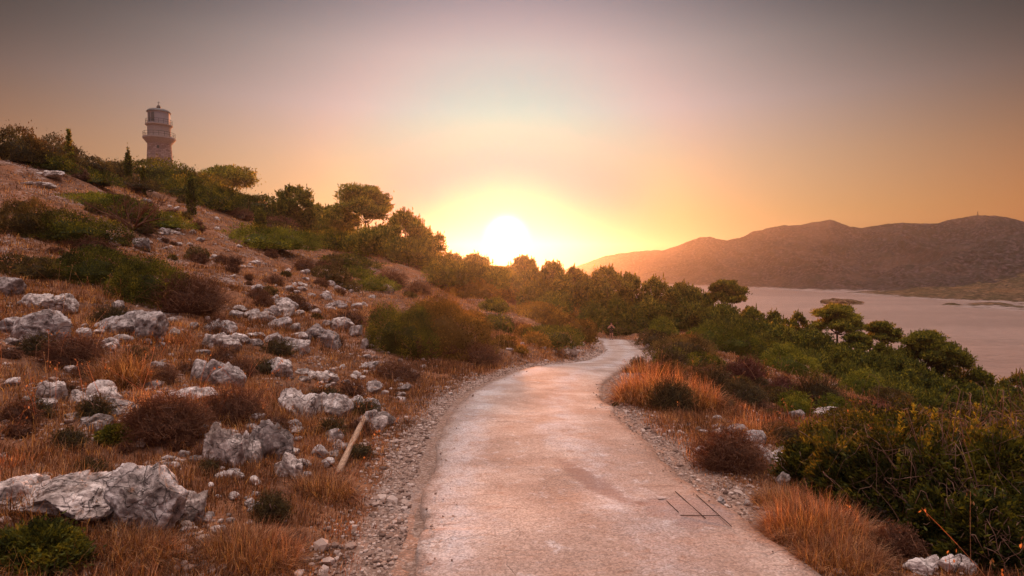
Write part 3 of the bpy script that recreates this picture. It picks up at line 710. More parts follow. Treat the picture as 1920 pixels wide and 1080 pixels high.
for n, d0, d1, nb in ((17000, 1.7, 9, 18), (21000, 9, 28, 13), (21000, 28, 120, 9)):
    x, y = polar(int(n * 1.25), d0, d1, -58, 58); dd, _, sg = road_near(x, y); cov = fbm2(x / 1.8, y / 1.8, 4, 61); r_ = np.hypot(x, y)
    lim = np.where(sg < 0, 1.75, 1.65) + .5 * RNG.uniform(0, 1, len(dd)) ** 2
    ok = (dd > lim) & (cov > -.68 + RNG.uniform(-.35, .35, len(dd))) & (y > .8); x, y, r_, cov, dd = x[ok], y[ok], r_[ok], cov[ok], dd[ok]
    hgt = (.10 + .11 * np.clip(cov + .3, 0, 1.2)) * RNG.uniform(.6, 1.5, len(x)) * (1 + r_ / 70) * (.5 + .5 * sstep(dd, 1.7, 2.8))
    tone = np.clip(.38 + .22 * fbm2(x / 2.2, y / 2.2, 3, 63) + .20 * RNG.normal(size=len(x)) + .18 * sstep(r_, 12, 35), 0, 1)
    tufts(gr, x, y, nb, hgt, .05 + .03 * np.sqrt(r_), .0025 + .00055 * r_, tone)
tag(gr.build('dry_grass', M['straw'], smooth=False), kind='stuff')
# sparse taller straw stalks with seed heads
st = MB(); x, y = polar(1500, 2.6, 26); dd, _, _ = road_near(x, y); ok = (dd > 1.9) & (fbm2(x / 2.5, y / 2.5, 3, 66) > .0); x, y = x[ok], y[ok]
z = ground_z(x, y); n = len(x); h = RNG.uniform(.25, .6, n) * (.8 + np.hypot(x, y) / 40); ln_ = RNG.normal(0, .28, (n, 2)); bnd = RNG.normal(0, .15, (n, 2))
tt = np.linspace(0, 1, 6)[None, :, None]
pth = np.concatenate([np.stack([x, y], 1)[:, None] + (ln_[:, None] * tt + bnd[:, None] * tt ** 2) * h[:, None, None], z[:, None, None] + tt * h[:, None, None]], 2)
tubes(st, pth, np.full((n, 6), .0016) * (1 + np.hypot(x, y) / 9)[:, None] * np.linspace(1.2, .5, 6)[None], 3, RNG.uniform(.5, 1, n))
tip = pth[:, -1]; 
for k in range(5): leaves(st, tip + RNG.normal(0, .012, (n, 3)) * (1 + h[:, None]) - (pth[:, -1] - pth[:, -2]) * .12 * k, RNG.normal(0, .4, (n, 3)) + [0, 0, 1], .03, .009 * (1 + np.hypot(x, y) / 14), RNG.uniform(.4, .9, n))
tag(st.build('straw_stalks', M['straw'], smooth=False), kind='stuff')

# ------------------------------------------------------------------ shrubs
def foliage(mb, c, rx, ry, rz, n, ln, wd, seed, zmin=-.15, lump=.28, core=.60, tone0=.45, up=.35, shell=.72, freq=1.7):
    rg = np.random.default_rng(seed); o = rg.uniform(0, 90, 3)
    z = rg.uniform(zmin, 1, n); a = rg.uniform(0, 6.2832, n); rr_ = np.sqrt(np.maximum(1 - z * z, 0)); d = np.stack([rr_ * np.cos(a), rr_ * np.sin(a), z], 1)
    rad = 1 + lump * fbm3(d * freq + o, 4, seed % 31); sc_ = shell + (1 - shell) * rg.uniform(0, 1, n) ** .6 + (rg.uniform(size=n) < .09) * rg.uniform(0, .24, n)
    p = d * (rad * sc_)[:, None] * np.array([rx, ry, rz]) + c
    dr = unit(d / np.array([rx, ry, rz])) + rg.normal(0, .55, (n, 3)) + np.array([0, 0, up])
    tone = np.clip(tone0 + rg.normal(0, .10) + .42 * fbm3(p / max(rx, .3) * 3.4 + o, 3, 4) + rg.normal(0, .16, n), 0, 1)
    leaves(mb, p, dr, ln * rg.uniform(.6, 1.3, n), wd * rg.uniform(.7, 1.2, n), tone)
    if core:
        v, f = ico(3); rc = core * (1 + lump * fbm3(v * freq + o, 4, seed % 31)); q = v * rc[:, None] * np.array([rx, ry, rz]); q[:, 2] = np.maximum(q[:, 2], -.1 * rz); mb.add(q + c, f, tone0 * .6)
def twigs(mb, c, rx, ry, rz, n, rad, seed, tone0=.5, K=6, curl=.18, h0=0.0):
    rg = np.random.default_rng(seed); a = rg.uniform(0, 6.2832, n); z = rg.uniform(.05, 1, n) ; rr_ = np.sqrt(1 - z * z)
    end = np.stack([rr_ * np.cos(a) * rx, rr_ * np.sin(a) * ry, z * rz], 1) * rg.uniform(.75, 1.08, n)[:, None]
    st_ = np.stack([np.cos(a) * rx * .25, np.sin(a) * ry * .25, np.full(n, h0)], 1) * rg.uniform(0, 1, n)[:, None]
    t_ = np.linspace(0, 1, K)[None, :, None]; mid = rg.normal(0, curl, (n, 1, 3)) * np.array([rx, ry, rz])
    wob = rg.normal(0, .05, (n, K, 3)) * min(rx, rz) * t_
    p = st_[:, None] * (1 - t_) + end[:, None] * t_ + mid * np.sin(t_ * math.pi) + wob; p[..., 2] += .1 * rz * np.sin(t_[..., 0] * math.pi)
    tubes(mb, p + c, np.full((n, K), rad) * np.linspace(1.3, .45, K)[None], 3, np.clip(tone0 + rg.normal(0, .2, n), 0, 1)); return p + c
def shrub(px, py, wpx, hpx, kind, label, group=None, d=None, name='shrub', cat='shrub', dens=1.0, deep=.8):
    seed = int(px * 3 + py * 17 + wpx); p = hit(px, py) if d is None else pt(px, py, d)
    if d is not None: p[2] = ground_z([p[0]], [p[1]])[0]
    wm = wpx / FPX * p[1] / 2; hm = hpx / FPX * p[1]; ry = wm * deep; c = np.array([p[0], p[1] + ry * .55, p[2]])
    c[2] = min(p[2] + hm * .25, ground_z([c[0]], [c[1]])[0]); hm = hm + (p[2] - c[2]) * .6
    pxm = p[1] / FPX * 1.875      # metres per rendered pixel
    area = wpx * hpx / 3.5
    e = empty(name, tuple(c), label, cat, group); loc = c
    if group is None: ANCH.append((px, py - hpx / 2, label))
    mb = MB()
    if kind in ('olive_glow', 'green', 'bright', 'olive', 'dead', 'mat', 'matb'):
        mt = {'olive_glow': 'olive_glow', 'green': 'green', 'bright': 'bright', 'olive': 'olive', 'dead': 'dead', 'mat': 'green', 'matb': 'bright'}[kind]
        ln, wd = max(.04, 2.3 * pxm), max(.015, .95 * pxm); n = int(np.clip(area * 4.0 * dens, 700, 30000))
        foliage(mb, c, wm, ry, hm, n, ln, wd, seed, lump=.30 if 'mat' in kind else .26, freq=2.6 if 'mat' in kind else 1.8)
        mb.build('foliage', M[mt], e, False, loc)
    else:
        mt = {'dry': 'dry', 'heath': 'olive', 'straw': 'straw', 'deadred': 'dead'}[kind]
        if kind == 'straw':
            n = int(np.clip(area * .75 * dens, 250, 6000)); a = RNG.uniform(0, 6.28, n); r_ = np.sqrt(RNG.uniform(0, 1, n)); q = c + np.stack([np.cos(a) * r_ * wm * .8, np.sin(a) * r_ * ry * .8, 0 * a], 1)
            q[:, 2] = ground_z(q[:, 0], q[:, 1]) - .02
            l = RNG.uniform(.1, 1.1, n); dd_ = unit(np.stack([np.cos(a) * l * r_, np.sin(a) * l * r_, np.ones(n)], 1) + RNG.normal(0, .46, (n, 3)))
            blades(mb, q, dd_, hm * RNG.uniform(.45, 1.15, n) * (1.05 - .35 * r_), np.full(n, max(.004, .55 * pxm)), np.clip(.60 + RNG.normal(0, .30, n), 0, 1), RNG.uniform(.1, 1.1, n)); mb.build('blades', M['straw'], e, False, loc)
        else:
            n = int(np.clip(area * .22 * dens + 120, 150, 2600)); P_ = twigs(mb, c, wm, ry, hm, n, max(.0028, .28 * pxm), seed)
            k = int(np.clip(area * 1.5 * dens, 300, 16000)); idx = RNG.integers(0, len(P_), k); j = RNG.integers(2, 6, k); b0 = P_[idx, j]
            leaves(mb, b0 + RNG.normal(0, .05, (k, 3)) * wm, RNG.normal(0, .6, (k, 3)) + [0, 0, .7], max(.03, 1.7 * pxm) * RNG.uniform(.5, 1.2, k), max(.006, .5 * pxm), np.clip(.5 + .25 * noise3(b0 / wm * 3, 2) + RNG.normal(0, .18, k), 0, 1))
            v, f = ico(3); q = v * np.array([wm, ry, hm]) * .62 * (1 + .2 * fbm3(v * 2 + seed, 3, 3))[:, None]; q[:, 2] = np.maximum(q[:, 2], -.1 * hm); mb.add(q + c, f, .15)
            mb.build('foliage', M[mt], e, False, loc)
    if wpx > 60 and kind not in ('straw',):
        sm = MB(); twigs(sm, c, wm * .8, ry * .8, hm * .85, 14, max(.008, .4 * pxm), seed + 5, K=5); sm.build('stem', M['twig'], e, True, loc)
    return e

# near right hedge, built full size because it fills the corner
def hedge():
    p = hit(1700, 1000); c = np.array([4.95, 6.1, -2.75]); e = empty('evergreen_hedge', tuple(c), 'large dark green evergreen thicket with tangled bare vines in the right corner', 'hedge')
    mb = MB(); lob = []
    for (px, py, wp_, hp_) in ((1548, 925, 130, 88), (1610, 900, 190, 92), (1625, 960, 170, 128), (1715, 985, 190, 178), (1720, 880, 260, 110), (1815, 1012, 210, 222), (1880, 900, 300, 125), (1920, 1035, 230, 245), (2040, 1040, 260, 250), (2080, 920, 320, 150), (1790, 1050, 130, 120), (1880, 1072, 140, 130)):
        q = hit(px, py); a_ = wp_ / FPX * q[1] / 2; lob.append((q[0] - c[0], q[1] + a_ * .6 - c[1], q[2] - c[2], a_, a_ * .85, hp_ / FPX * q[1]))
    for i, (x, y, z, a, b_, h_) in enumerate(lob):
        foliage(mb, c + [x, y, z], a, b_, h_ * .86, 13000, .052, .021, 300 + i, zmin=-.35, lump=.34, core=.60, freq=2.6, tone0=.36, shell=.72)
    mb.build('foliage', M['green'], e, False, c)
    tw = MB()
    for i, (x, y, z, a, b_, h_) in enumerate(lob):
        twigs(tw, c + [x, y - .04, z], a * 1.04, b_ * 1.08, h_ * .9, 45 if i in (0, 1, 2, 4) else 120, .0034, 400 + i, K=9, curl=.38, tone0=.5)
    tw.build('bare_vines', M['twig'], e, True, c)
    # upright young shoots
    for (px, top, d) in ((1352 + 360, 760, 6.2), (1750, 768, 6.4), (1830, 758, 6.3), (1688, 775, 6.0), (1900, 790, 6.5), (1790, 772, 6.3)):
        sh = MB(); a_ = pt(px, top + 42, d); b_ = pt(px + 3, top, d); n = 70; t_ = RNG.uniform(0, 1, n)
        tubes(sh, [np.linspace(a_ - [0, 0, .1], b_, 5)], [[.006, .005, .004, .003, .002]], 4); q = a_ + (b_ - a_) * t_[:, None]
        an = RNG.uniform(0, 6.28, n); dr = np.stack([np.cos(an), np.sin(an), np.full(n, .9)], 1); leaves(sh, q + unit(dr) * .022, dr, .055, .016, RNG.uniform(.5, 1, n)); sh.build('young_shoot', M['bright'] , e, False, c)
    return e
hedge()

S_ = [
 # near left
 (45, 1085, 150, 80, 'green', 'dark green bush in the lower left corner under red brown stalks'),
 (500, 985, 84, 52, 'heath', 'small grey green bush beside the gravel verge at lower left'),
 (290, 840, 185, 88, 'dry', 'brown thorn cushion sitting on top of the huge cracked outcrop'),
 (420, 795, 150, 62, 'dry', 'reddish brown cushion bush right of the thorn cushion'),
 (205, 835, 60, 34, 'green', 'tiny dark green cushion on the white top of the outcrop'),
 (110, 690, 130, 60, 'dry', 'brown twiggy bush below the wide dark grey boulder'),
 (330, 590, 170, 75, 'dry', 'russet twiggy thicket right of the dark green bush on the slope'),
 (255, 568, 150, 84, 'green', 'dark green bush hanging down the left slope with dead sticks'),
 (150, 530, 180, 62, 'green', 'long dark bush left of the hanging green bush'),
 (40, 520, 110, 42, 'olive', 'olive scrub by the left frame edge above the cut rock'),
 (90, 450, 200, 52, 'mat', 'dark spreading bush on the far left slope, middle height'),
 (150, 470, 110, 34, 'dry', 'brown scrub under the dark spreading bush'),
 (30, 440, 100, 66, 'olive', 'brown green scrub at the left frame edge, below the dry slope'),
 (160, 385, 160, 26, 'matb', 'low green carpet bush left of the dead tree'),
 (210, 402, 130, 28, 'mat', 'dark carpet bush running into the dead tree'),
 (270, 424, 130, 28, 'matb', 'light green carpet bush at the foot of the dead tree'),
 (80, 318, 90, 26, 'mat', 'dark low bush under the skyline thicket at far left'),
 (150, 335, 120, 22, 'mat', 'dark strip of scrub below the second cypress'),
 (225, 350, 120, 20, 'olive', 'olive strip of scrub descending toward the round hilltop bush'),
 (10, 300, 120, 60, 'olive', 'tall skyline thicket cut by the left frame edge'),
 (70, 300, 110, 46, 'olive', 'middle skyline thicket at upper left'),
 (112, 305, 70, 34, 'olive', 'right skyline thicket beside the ragged cypress'),
 (165, 322, 70, 26, 'olive', 'thin see through bush right of the ragged cypress'),
 (205, 330, 60, 28, 'olive', 'small skyline bush left of the thin cypress'),
 (275, 332, 150, 34, 'green', 'round dark bush on the hilltop under the lighthouse'),
 (310, 350, 170, 32, 'green', 'wide dark bush in front of the hilltop bush'),
 (345, 372, 170, 44, 'mat', 'long green bush running down under the lighthouse'),
 (395, 392, 110, 44, 'mat', 'dark bush right of the squat wide cypress'),
 (345, 332, 36, 18, 'olive', 'tiny skyline bush just right of the lighthouse'),
 (455, 402, 120, 44, 'green', 'smooth grey green dome bush below the broad pine'),
 (500, 372, 90, 20, 'olive', 'skyline scrub right of the broad pine'),
 (520, 412, 90, 30, 'bright', 'light green scrub under the spiky pine'),
 (515, 432, 80, 28, 'dry', 'brown bush right of the small stout cypress'),
 (445, 412, 60, 24, 'dry', 'brown patch bush left of the small stout cypress'),
 (490, 470, 185, 44, 'matb', 'large flat green bush spreading across the orange slope'),
 (570, 460, 70, 26, 'mat', 'small dark dome right of the large flat green bush'),
 (590, 440, 90, 30, 'bright', 'yellow green bush below the spiky pine'),
 (625, 470, 80, 40, 'mat', 'grey green scrub between flat bush and glowing pines'),
 (640, 505, 120, 26, 'mat', 'dark strip bush below the glowing pines'),
 (612, 528, 76, 30, 'olive', 'dark rounded bush in the middle of the stony slope'),
 (665, 522, 66, 22, 'matb', 'green cushion right of the dark rounded bush'),
 (698, 545, 90, 26, 'matb', 'yellow green mat bush in the middle of the slope'),
 (733, 540, 66, 36, 'dry', 'brown dome bush under the glowing pines'),
 (785, 552, 54, 26, 'dry', 'small dark brown dome right of the brown dome'),
 (570, 508, 40, 18, 'dry', 'small brown cushion on the orange stony slope'),
 (560, 583, 44, 26, 'dry', 'red brown cushion touching the rubble pile top'),
 (480, 562, 50, 24, 'dry', 'brown cushion left above the rubble pile'),
 (745, 665, 150, 90, 'green', 'big dark round bush at the left of the road bend'),
 (835, 668, 185, 108, 'olive', 'big golden edged bush right of the dark round bush'),
 (800, 610, 110, 40, 'olive', 'mound of scrub behind the two big round bushes'),
 (900, 690, 90, 46, 'dry', 'brown grass mound right of the golden edged bush'),
 (740, 720, 120, 40, 'dry', 'brown scrub below the big dark round bush'),
 (930, 622, 74, 32, 'green', 'upper small dome bush in the sun glow above the bank'),
 (925, 585, 60, 26, 'green', 'highest small dome bush in the sun glow'),
 (1030, 650, 140, 38, 'green', 'long green bush on top of the bank at the bend'),
 (945, 655, 60, 26, 'olive', 'small olive bush left of the long bank bush'),
 (1095, 640, 60, 42, 'olive', 'bush hiding the far left end of the road'),
 (1060, 610, 70, 36, 'olive', 'brown green bush left of the small round tree'),
 (1000, 600, 120, 30, 'olive', 'hazy scrub under the glowing trees'),
 (880, 560, 110, 34, 'olive', 'hazy scrub right of the glowing pines'),
 (960, 565, 130, 36, 'olive', 'hazy scrub directly below the sun'),
 (1175, 628, 90, 30, 'green', 'dark green bush right behind the walker'),
 # right of the road
 (1235, 645, 70, 22, 'olive', 'low olive bush at the outside of the road bend'),
 (1245, 632, 60, 34, 'bright', 'yellow green bush above the road bend'),
 (1290, 668, 130, 38, 'olive', 'grey brown dome bush right of the road bend'),
 (1262, 682, 70, 26, 'green', 'green mat bush behind the tall orange grass'),
 (1320, 692, 100, 28, 'green', 'second green mat bush behind the tall orange grass'),
 (1330, 650, 100, 40, 'bright', 'light green bush above the grey brown dome'),
 (1385, 668, 100, 50, 'bright', 'bright young pine bush in the middle of the seaward slope'),
 (1440, 680, 110, 48, 'green', 'mid green bush right of the bright young pine bush'),
 (1490, 706, 120, 52, 'bright', 'light green bush right of the dead red bush'),
 (1405, 722, 84, 50, 'deadred', 'dead red brown bush on the seaward slope'),
 (1470, 748, 60, 34, 'deadred', 'smaller dead reddish bush below the dead red one'),
 (1545, 770, 120, 68, 'heath', 'dark grey brown dome bush above the pale slabs'),
 (1340, 745, 110, 60, 'heath', 'dark twiggy scrub right of the tall orange grass'),
 (1400, 765, 110, 44, 'heath', 'brown green scrub above the right verge stones'),
 (1575, 715, 70, 36, 'bright', 'rounded pale green bush under the umbrella pine'),
 (1625, 748, 90, 46, 'bright', 'yellow green bush right of the dark dome bush'),
 (1680, 765, 80, 34, 'olive', 'olive bush left of the twin green bushes'),
 (1745, 772, 70, 32, 'bright', 'left one of twin green bushes behind the hedge'),
 (1800, 778, 70, 28, 'bright', 'right one of twin green bushes behind the hedge'),
 (1650, 785, 110, 34, 'deadred', 'purple brown scrub behind the hedge top'),
 (1480, 838, 110, 46, 'heath', 'grey green scrub behind the large cracked white rock'),
 (1380, 890, 160, 82, 'dry', 'brown cushion bush on the right verge below the stones'),
 (1265, 775, 110, 62, 'heath', 'dark brown heart of the tall orange grass clump'),
 (1240, 760, 190, 92, 'straw', 'tall orange grass clump at the right verge of the bend'),
 (1205, 700, 80, 40, 'straw', 'orange grass at the inside point of the road bend'),
 (1320, 770, 100, 70, 'straw', 'thin orange grass right of the tall clump'),
 (1425, 830, 130, 60, 'straw', 'pale seed grass between verge stones and hedge'),
 (1560, 1030, 230, 110, 'straw', 'bent straw grass clump at the bottom right'),
 (1600, 1075, 200, 80, 'straw', 'straw grass clump under the hedge at the bottom'),
 (1480, 960, 130, 60, 'straw', 'straw grass clump left of the hedge foot'),
 (1700, 1050, 110, 60, 'dry', 'brown twiggy cushion under the hedge'),
 (1200, 640 + 50, 40, 22, 'heath', 'dark little bush at the inner road bend'),
 (1185, 738, 20, 8, 'heath', 'tiny dark tuft on the right road edge, far one'),
 (1155, 762, 16, 7, 'heath', 'tiny dark tuft on the right road edge, near one'),
 # straw on the left
 (450, 1075, 220, 90, 'straw', 'red brown grass clump at the bottom left of the gravel'),
 (600, 935, 140, 60, 'straw', 'orange grass clump at the foot of the wooden post'),
 (215, 725, 110, 90, 'straw', 'tall straw stalks in the middle of the left grass'),
 (230, 1070, 180, 80, 'straw', 'dark red grass clump at the bottom left'),
]
for px, py, wp_, hp, k, lab in S_: shrub(px, py, wp_, hp, 'olive_glow' if k == 'olive' and 780 < px < 1100 else k, lab)  # olive scrub around the sun's column takes the glow-coloured leaves
def shrub_group(n, box, wr, kinds, label, group, seed, slope=0):
    rg = np.random.default_rng(seed); k = 0; tr = 0
    while k < n and tr < n * 8:
        tr += 1; px = rg.uniform(box[0], box[2]); py = rg.uniform(box[1], box[3]) + slope * (px - (box[0] + box[2]) / 2); p = hit(px, py); dd, _, _ = road_near(p[:1], p[1:2]); wp_ = rg.uniform(*wr)
        if dd[0] < 1.9 + wp_ / FPX * p[1] / 2: continue
        near_label(shrub(px, py, wp_, wp_ * rg.uniform(.35, .6), kinds[rg.integers(len(kinds))], label, group, dens=.9), px, py, label); k += 1
shrub_group(50, (0, 590, 780, 900), (34, 90), ['dry', 'dry', 'dry', 'heath'], 'brown cushion', 'brown cushions among the left rocks', 1)
shrub_group(60, (60, 400, 780, 560), (16, 48), ['dry', 'dry', 'olive'], 'brown scrub tuft', 'tufts on the upper slope', 2, .25)
shrub_group(22, (780, 600, 1080, 690), (24, 60), ['dry', 'olive_glow', 'olive_glow'], 'hazy scrub tuft', 'scrub tufts in the glow', 3, .0)
shrub_group(26, (1220, 690, 1480, 770), (30, 70), ['heath', 'olive', 'dry'], 'mixed scrub tuft', 'scrub right of the bend', 4, .2)
shrub_group(20, (1480, 740, 1720, 800), (36, 80), ['olive', 'heath', 'bright'], 'low scrub tuft', 'scrub behind the hedge', 5, .1)

# dead tree
p = hit(250, 432); e = empty('dead_tree', tuple(p), 'bare dead tree with spreading branches on the left slope', 'tree')
mb = MB(); sc_ = p[1] / FPX
def branch(mb, a, d, L, r, lvl, rg, sides=4):
    K_ = 6; t_ = np.linspace(0, 1, K_)[:, None]; bend = rg.normal(0, .22, 3) * L; pth_ = a + d * L * t_ + bend * t_ ** 2 + np.array([0, 0, .08 * L]) * t_ ** 2
    tubes(mb, [pth_], [np.linspace(r, r * .45, K_)], sides)
    if lvl > 0:
        for _ in range(rg.integers(3, 6)):
            k = rg.integers(1, K_); nd = unit(d + rg.normal(0, .6, 3)); branch(mb, pth_[k], nd, L * rg.uniform(.45, .75), r * .55, lvl - 1, rg, 3)
rg = np.random.default_rng(4)
for k in range(8):
    a = k / 8 * 6.28; branch(mb, p + [0, 0, 0], unit(np.array([math.cos(a) * 1.1, math.sin(a) * .8, .9 + rg.uniform(-.3, .4)])), 46 * sc_, .045 + .03 * rg.uniform(), 3, rg)
mb.build('trunk', M['dry'], e, True, p)

# ------------------------------------------------------------------ trees
def limb_path(a, b, sag, K_=7, rg=None):
    t_ = np.linspace(0, 1, K_)[:, None]; return a * (1 - t_) + b * t_ + np.array([0, 0, sag]) * np.sin(t_ * math.pi) + (rg.normal(0, .02, (K_, 3)) * np.linalg.norm(b - a) * t_ * (1 - t_) * 3 if rg is not None else 0)
def tree(px, base, top, wpx, kind, label, group=None, d=None, name='pine_tree', matl='pine', dens=1.0):
    seed = int(px * 5 + base * 3 + top); rg = np.random.default_rng(seed)
    if d is None: p = hit(px, base)
    else:
        p = pt(px, base, d); p[2] = ground_z([p[0]], [p[1]])[0]
    dd = p[1]; topz = pt(px, top, dd)[2]; H = max(topz - p[2], 1.0); Wd = wpx / FPX * dd / 2
    t0 = rg.uniform(.34, .60)
    if kind == 'aleppo': Wd *= 1.18
    pxm = dd / FPX * 1.875; e = empty(name, tuple(p), label, 'tree', group); cr = MB(); tr = MB()
    vis = (base - top) / FPX * dd                      # metres of height between the rows given
    area = wpx * (base - top) / 3.5; ln, wd = max(.26, 2.9 * pxm), max(.08, 1.05 * pxm)
    nleaf = int(np.clip(area * 3.6 * dens, 1800, 14000))
    lean = rg.normal(0, .04, 2) * H; tb = max(.10, H * .022)
    if kind == 'umbrella':
        crown_h = min(vis * .60, Wd * 1.08, H * .7); fork = p + [lean[0] * .5, lean[1] * .5, H - crown_h * 1.02]
        tb *= .62; tubes(tr, [limb_path(p - [0, 0, .3], fork, 0, 7, rg)], [np.linspace(tb * 1.25, tb * .8, 7)], 8)
        cl = []; n_c = 22
        for i in range(n_c):
            a = i * 2.4 + rg.uniform(-.3, .3); ly = (i + .5) / n_c; R_ = Wd * (.88 - .42 * ly ** 2) * (rg.uniform(.75, 1) if i % 3 else .4); zz = H - crown_h + crown_h * (.12 + .74 * ly)
            cl.append((p + [lean[0] + math.cos(a) * R_ * .85, lean[1] + math.sin(a) * R_ * .8, zz - (i % 2) * .05 * crown_h], Wd * rg.uniform(.22, .36), crown_h * rg.uniform(.12, .19)))
        cl.append((p + [lean[0], lean[1], H - crown_h * .2], Wd * .5, crown_h * .18))
        for c, a_, h_ in cl:
            foliage(cr, c, a_, a_, h_, int(nleaf * 1.2) // len(cl), ln, wd, int(rg.integers(1e6)), zmin=-.8, lump=.45, core=.55, up=.5, shell=.5, freq=2.4, tone0=t0)
            if (c - p)[2] < H - crown_h * .35: tubes(tr, [limb_path(fork, c - [0, 0, h_ * .4], -.10 * crown_h, 7, rg)], [np.linspace(tb * .5, tb * .12, 7)], 5)
    elif kind == 'cypress':
        foliage(cr, p + [0, 0, H * .45], Wd, Wd, H * .56, nleaf, ln * .8, wd * .8, seed, zmin=-.95, lump=.22, core=.8, up=1.0, shell=.7, freq=3.5, tone0=.25)
        tubes(tr, [limb_path(p - [0, 0, .2], p + [0, 0, H * .8], 0, 5)], [np.linspace(tb, tb * .3, 5)], 6)
    elif kind == 'ragged':
        tubes(tr, [limb_path(p - [0, 0, .2], p + [0, 0, H * .97], 0, 6)], [np.linspace(tb * .7, tb * .2, 6)], 6)
        for i in range(16):
            u = i / 16; a = i * 2.4; r_ = Wd * (1.0 - u) * rg.uniform(.3, 1.0); c = p + [math.cos(a) * r_, math.sin(a) * r_, H * (.12 + .86 * u)]
            foliage(cr, c, Wd * (.5 - .28 * u), Wd * (.5 - .28 * u), H * .06, max(60, nleaf // 26), ln * .8, wd * .8, int(rg.integers(1e6)), zmin=-.9, lump=.3, core=.4, shell=.3, up=.8)
    elif kind == 'round':
        foliage(cr, p + [0, 0, H * .62], Wd, Wd, H * .42, nleaf, ln, wd, seed, zmin=-.95, lump=.3, core=.5, up=.4, shell=.4)
        for k in range(5):
            a = k * 1.256; tubes(tr, [limb_path(p - [0, 0, .1], p + [math.cos(a) * Wd * .5, math.sin(a) * Wd * .5, H * .7], .05, 5, rg)], [np.linspace(tb * .7, tb * .2, 5)], 5)
    else:                                           # aleppo: upright clumps, feathered tips
        tubes(tr, [limb_path(p - [0, 0, .3], p + [lean[0], lean[1], H * .88], 0, 8, rg)], [np.linspace(tb, tb * .2, 8)], 7)
        n_c = 26; lo = max(.08, 1 - vis / H * 1.15) if H > vis * 1.3 else .08
        for i in range(n_c):
            u = lo + (1 - lo) * (i + rg.uniform(0, 1)) / n_c; w_ = (u - lo) / (1 - lo); prof = (.78 + .22 * min(1, w_ / .3)) if w_ < .5 else max(0, 1 - ((w_ - .5) / .52) ** 2.3) ** .72
            a = i * 2.4 + rg.uniform(-.4, .4); r_ = Wd * prof * rg.uniform(.35, .80); c = p + [lean[0] * u + math.cos(a) * r_, lean[1] * u + math.sin(a) * r_, H * u * .92]
            s2 = Wd * rg.uniform(.26, .42) * (1.1 - .5 * w_)
            foliage(cr, c, s2, s2, s2 * rg.uniform(.9, 1.4), nleaf // n_c, ln, wd, int(rg.integers(1e6)), zmin=-.9, lump=.45, core=.55, up=.9, shell=.42, freq=2.6, tone0=t0)
            q = p + [lean[0] * u * .7, lean[1] * u * .7, H * u * .68]; tubes(tr, [limb_path(q, c, 0, 5, rg)], [np.linspace(tb * .35, tb * .1, 5)], 4)
        for i in range(34):                          # feathered leaders poking out of the crown
            a = rg.uniform(0, 6.28); w_ = rg.uniform(.3, 1); u = lo + (1 - lo) * w_; prof = 1 if w_ < .5 else max(0, 1 - ((w_ - .5) / .52) ** 1.7) ** .8
            r_ = Wd * prof * rg.uniform(.3, 1.05); b0 = p + [lean[0] + math.cos(a) * r_, lean[1] + math.sin(a) * r_, H * u * .95]; L = Wd * rg.uniform(.18, .38)
            k = 26; t_ = rg.uniform(0, 1, k); q = b0 + np.array([0, 0, 1.]) * (t_ * L)[:, None]; leaves(cr, q + rg.normal(0, .05, (k, 3)) * Wd * .4 * (1 - t_[:, None]), rg.normal(0, .5, (k, 3)) + [0, 0, 1.3], ln * .9, wd * .8, np.clip(.55 + rg.normal(0, .2, k), 0, 1))
    cr.build('crown', M[matl], e, False, p); tr.build('trunk', M['bark'], e, True, p); return e
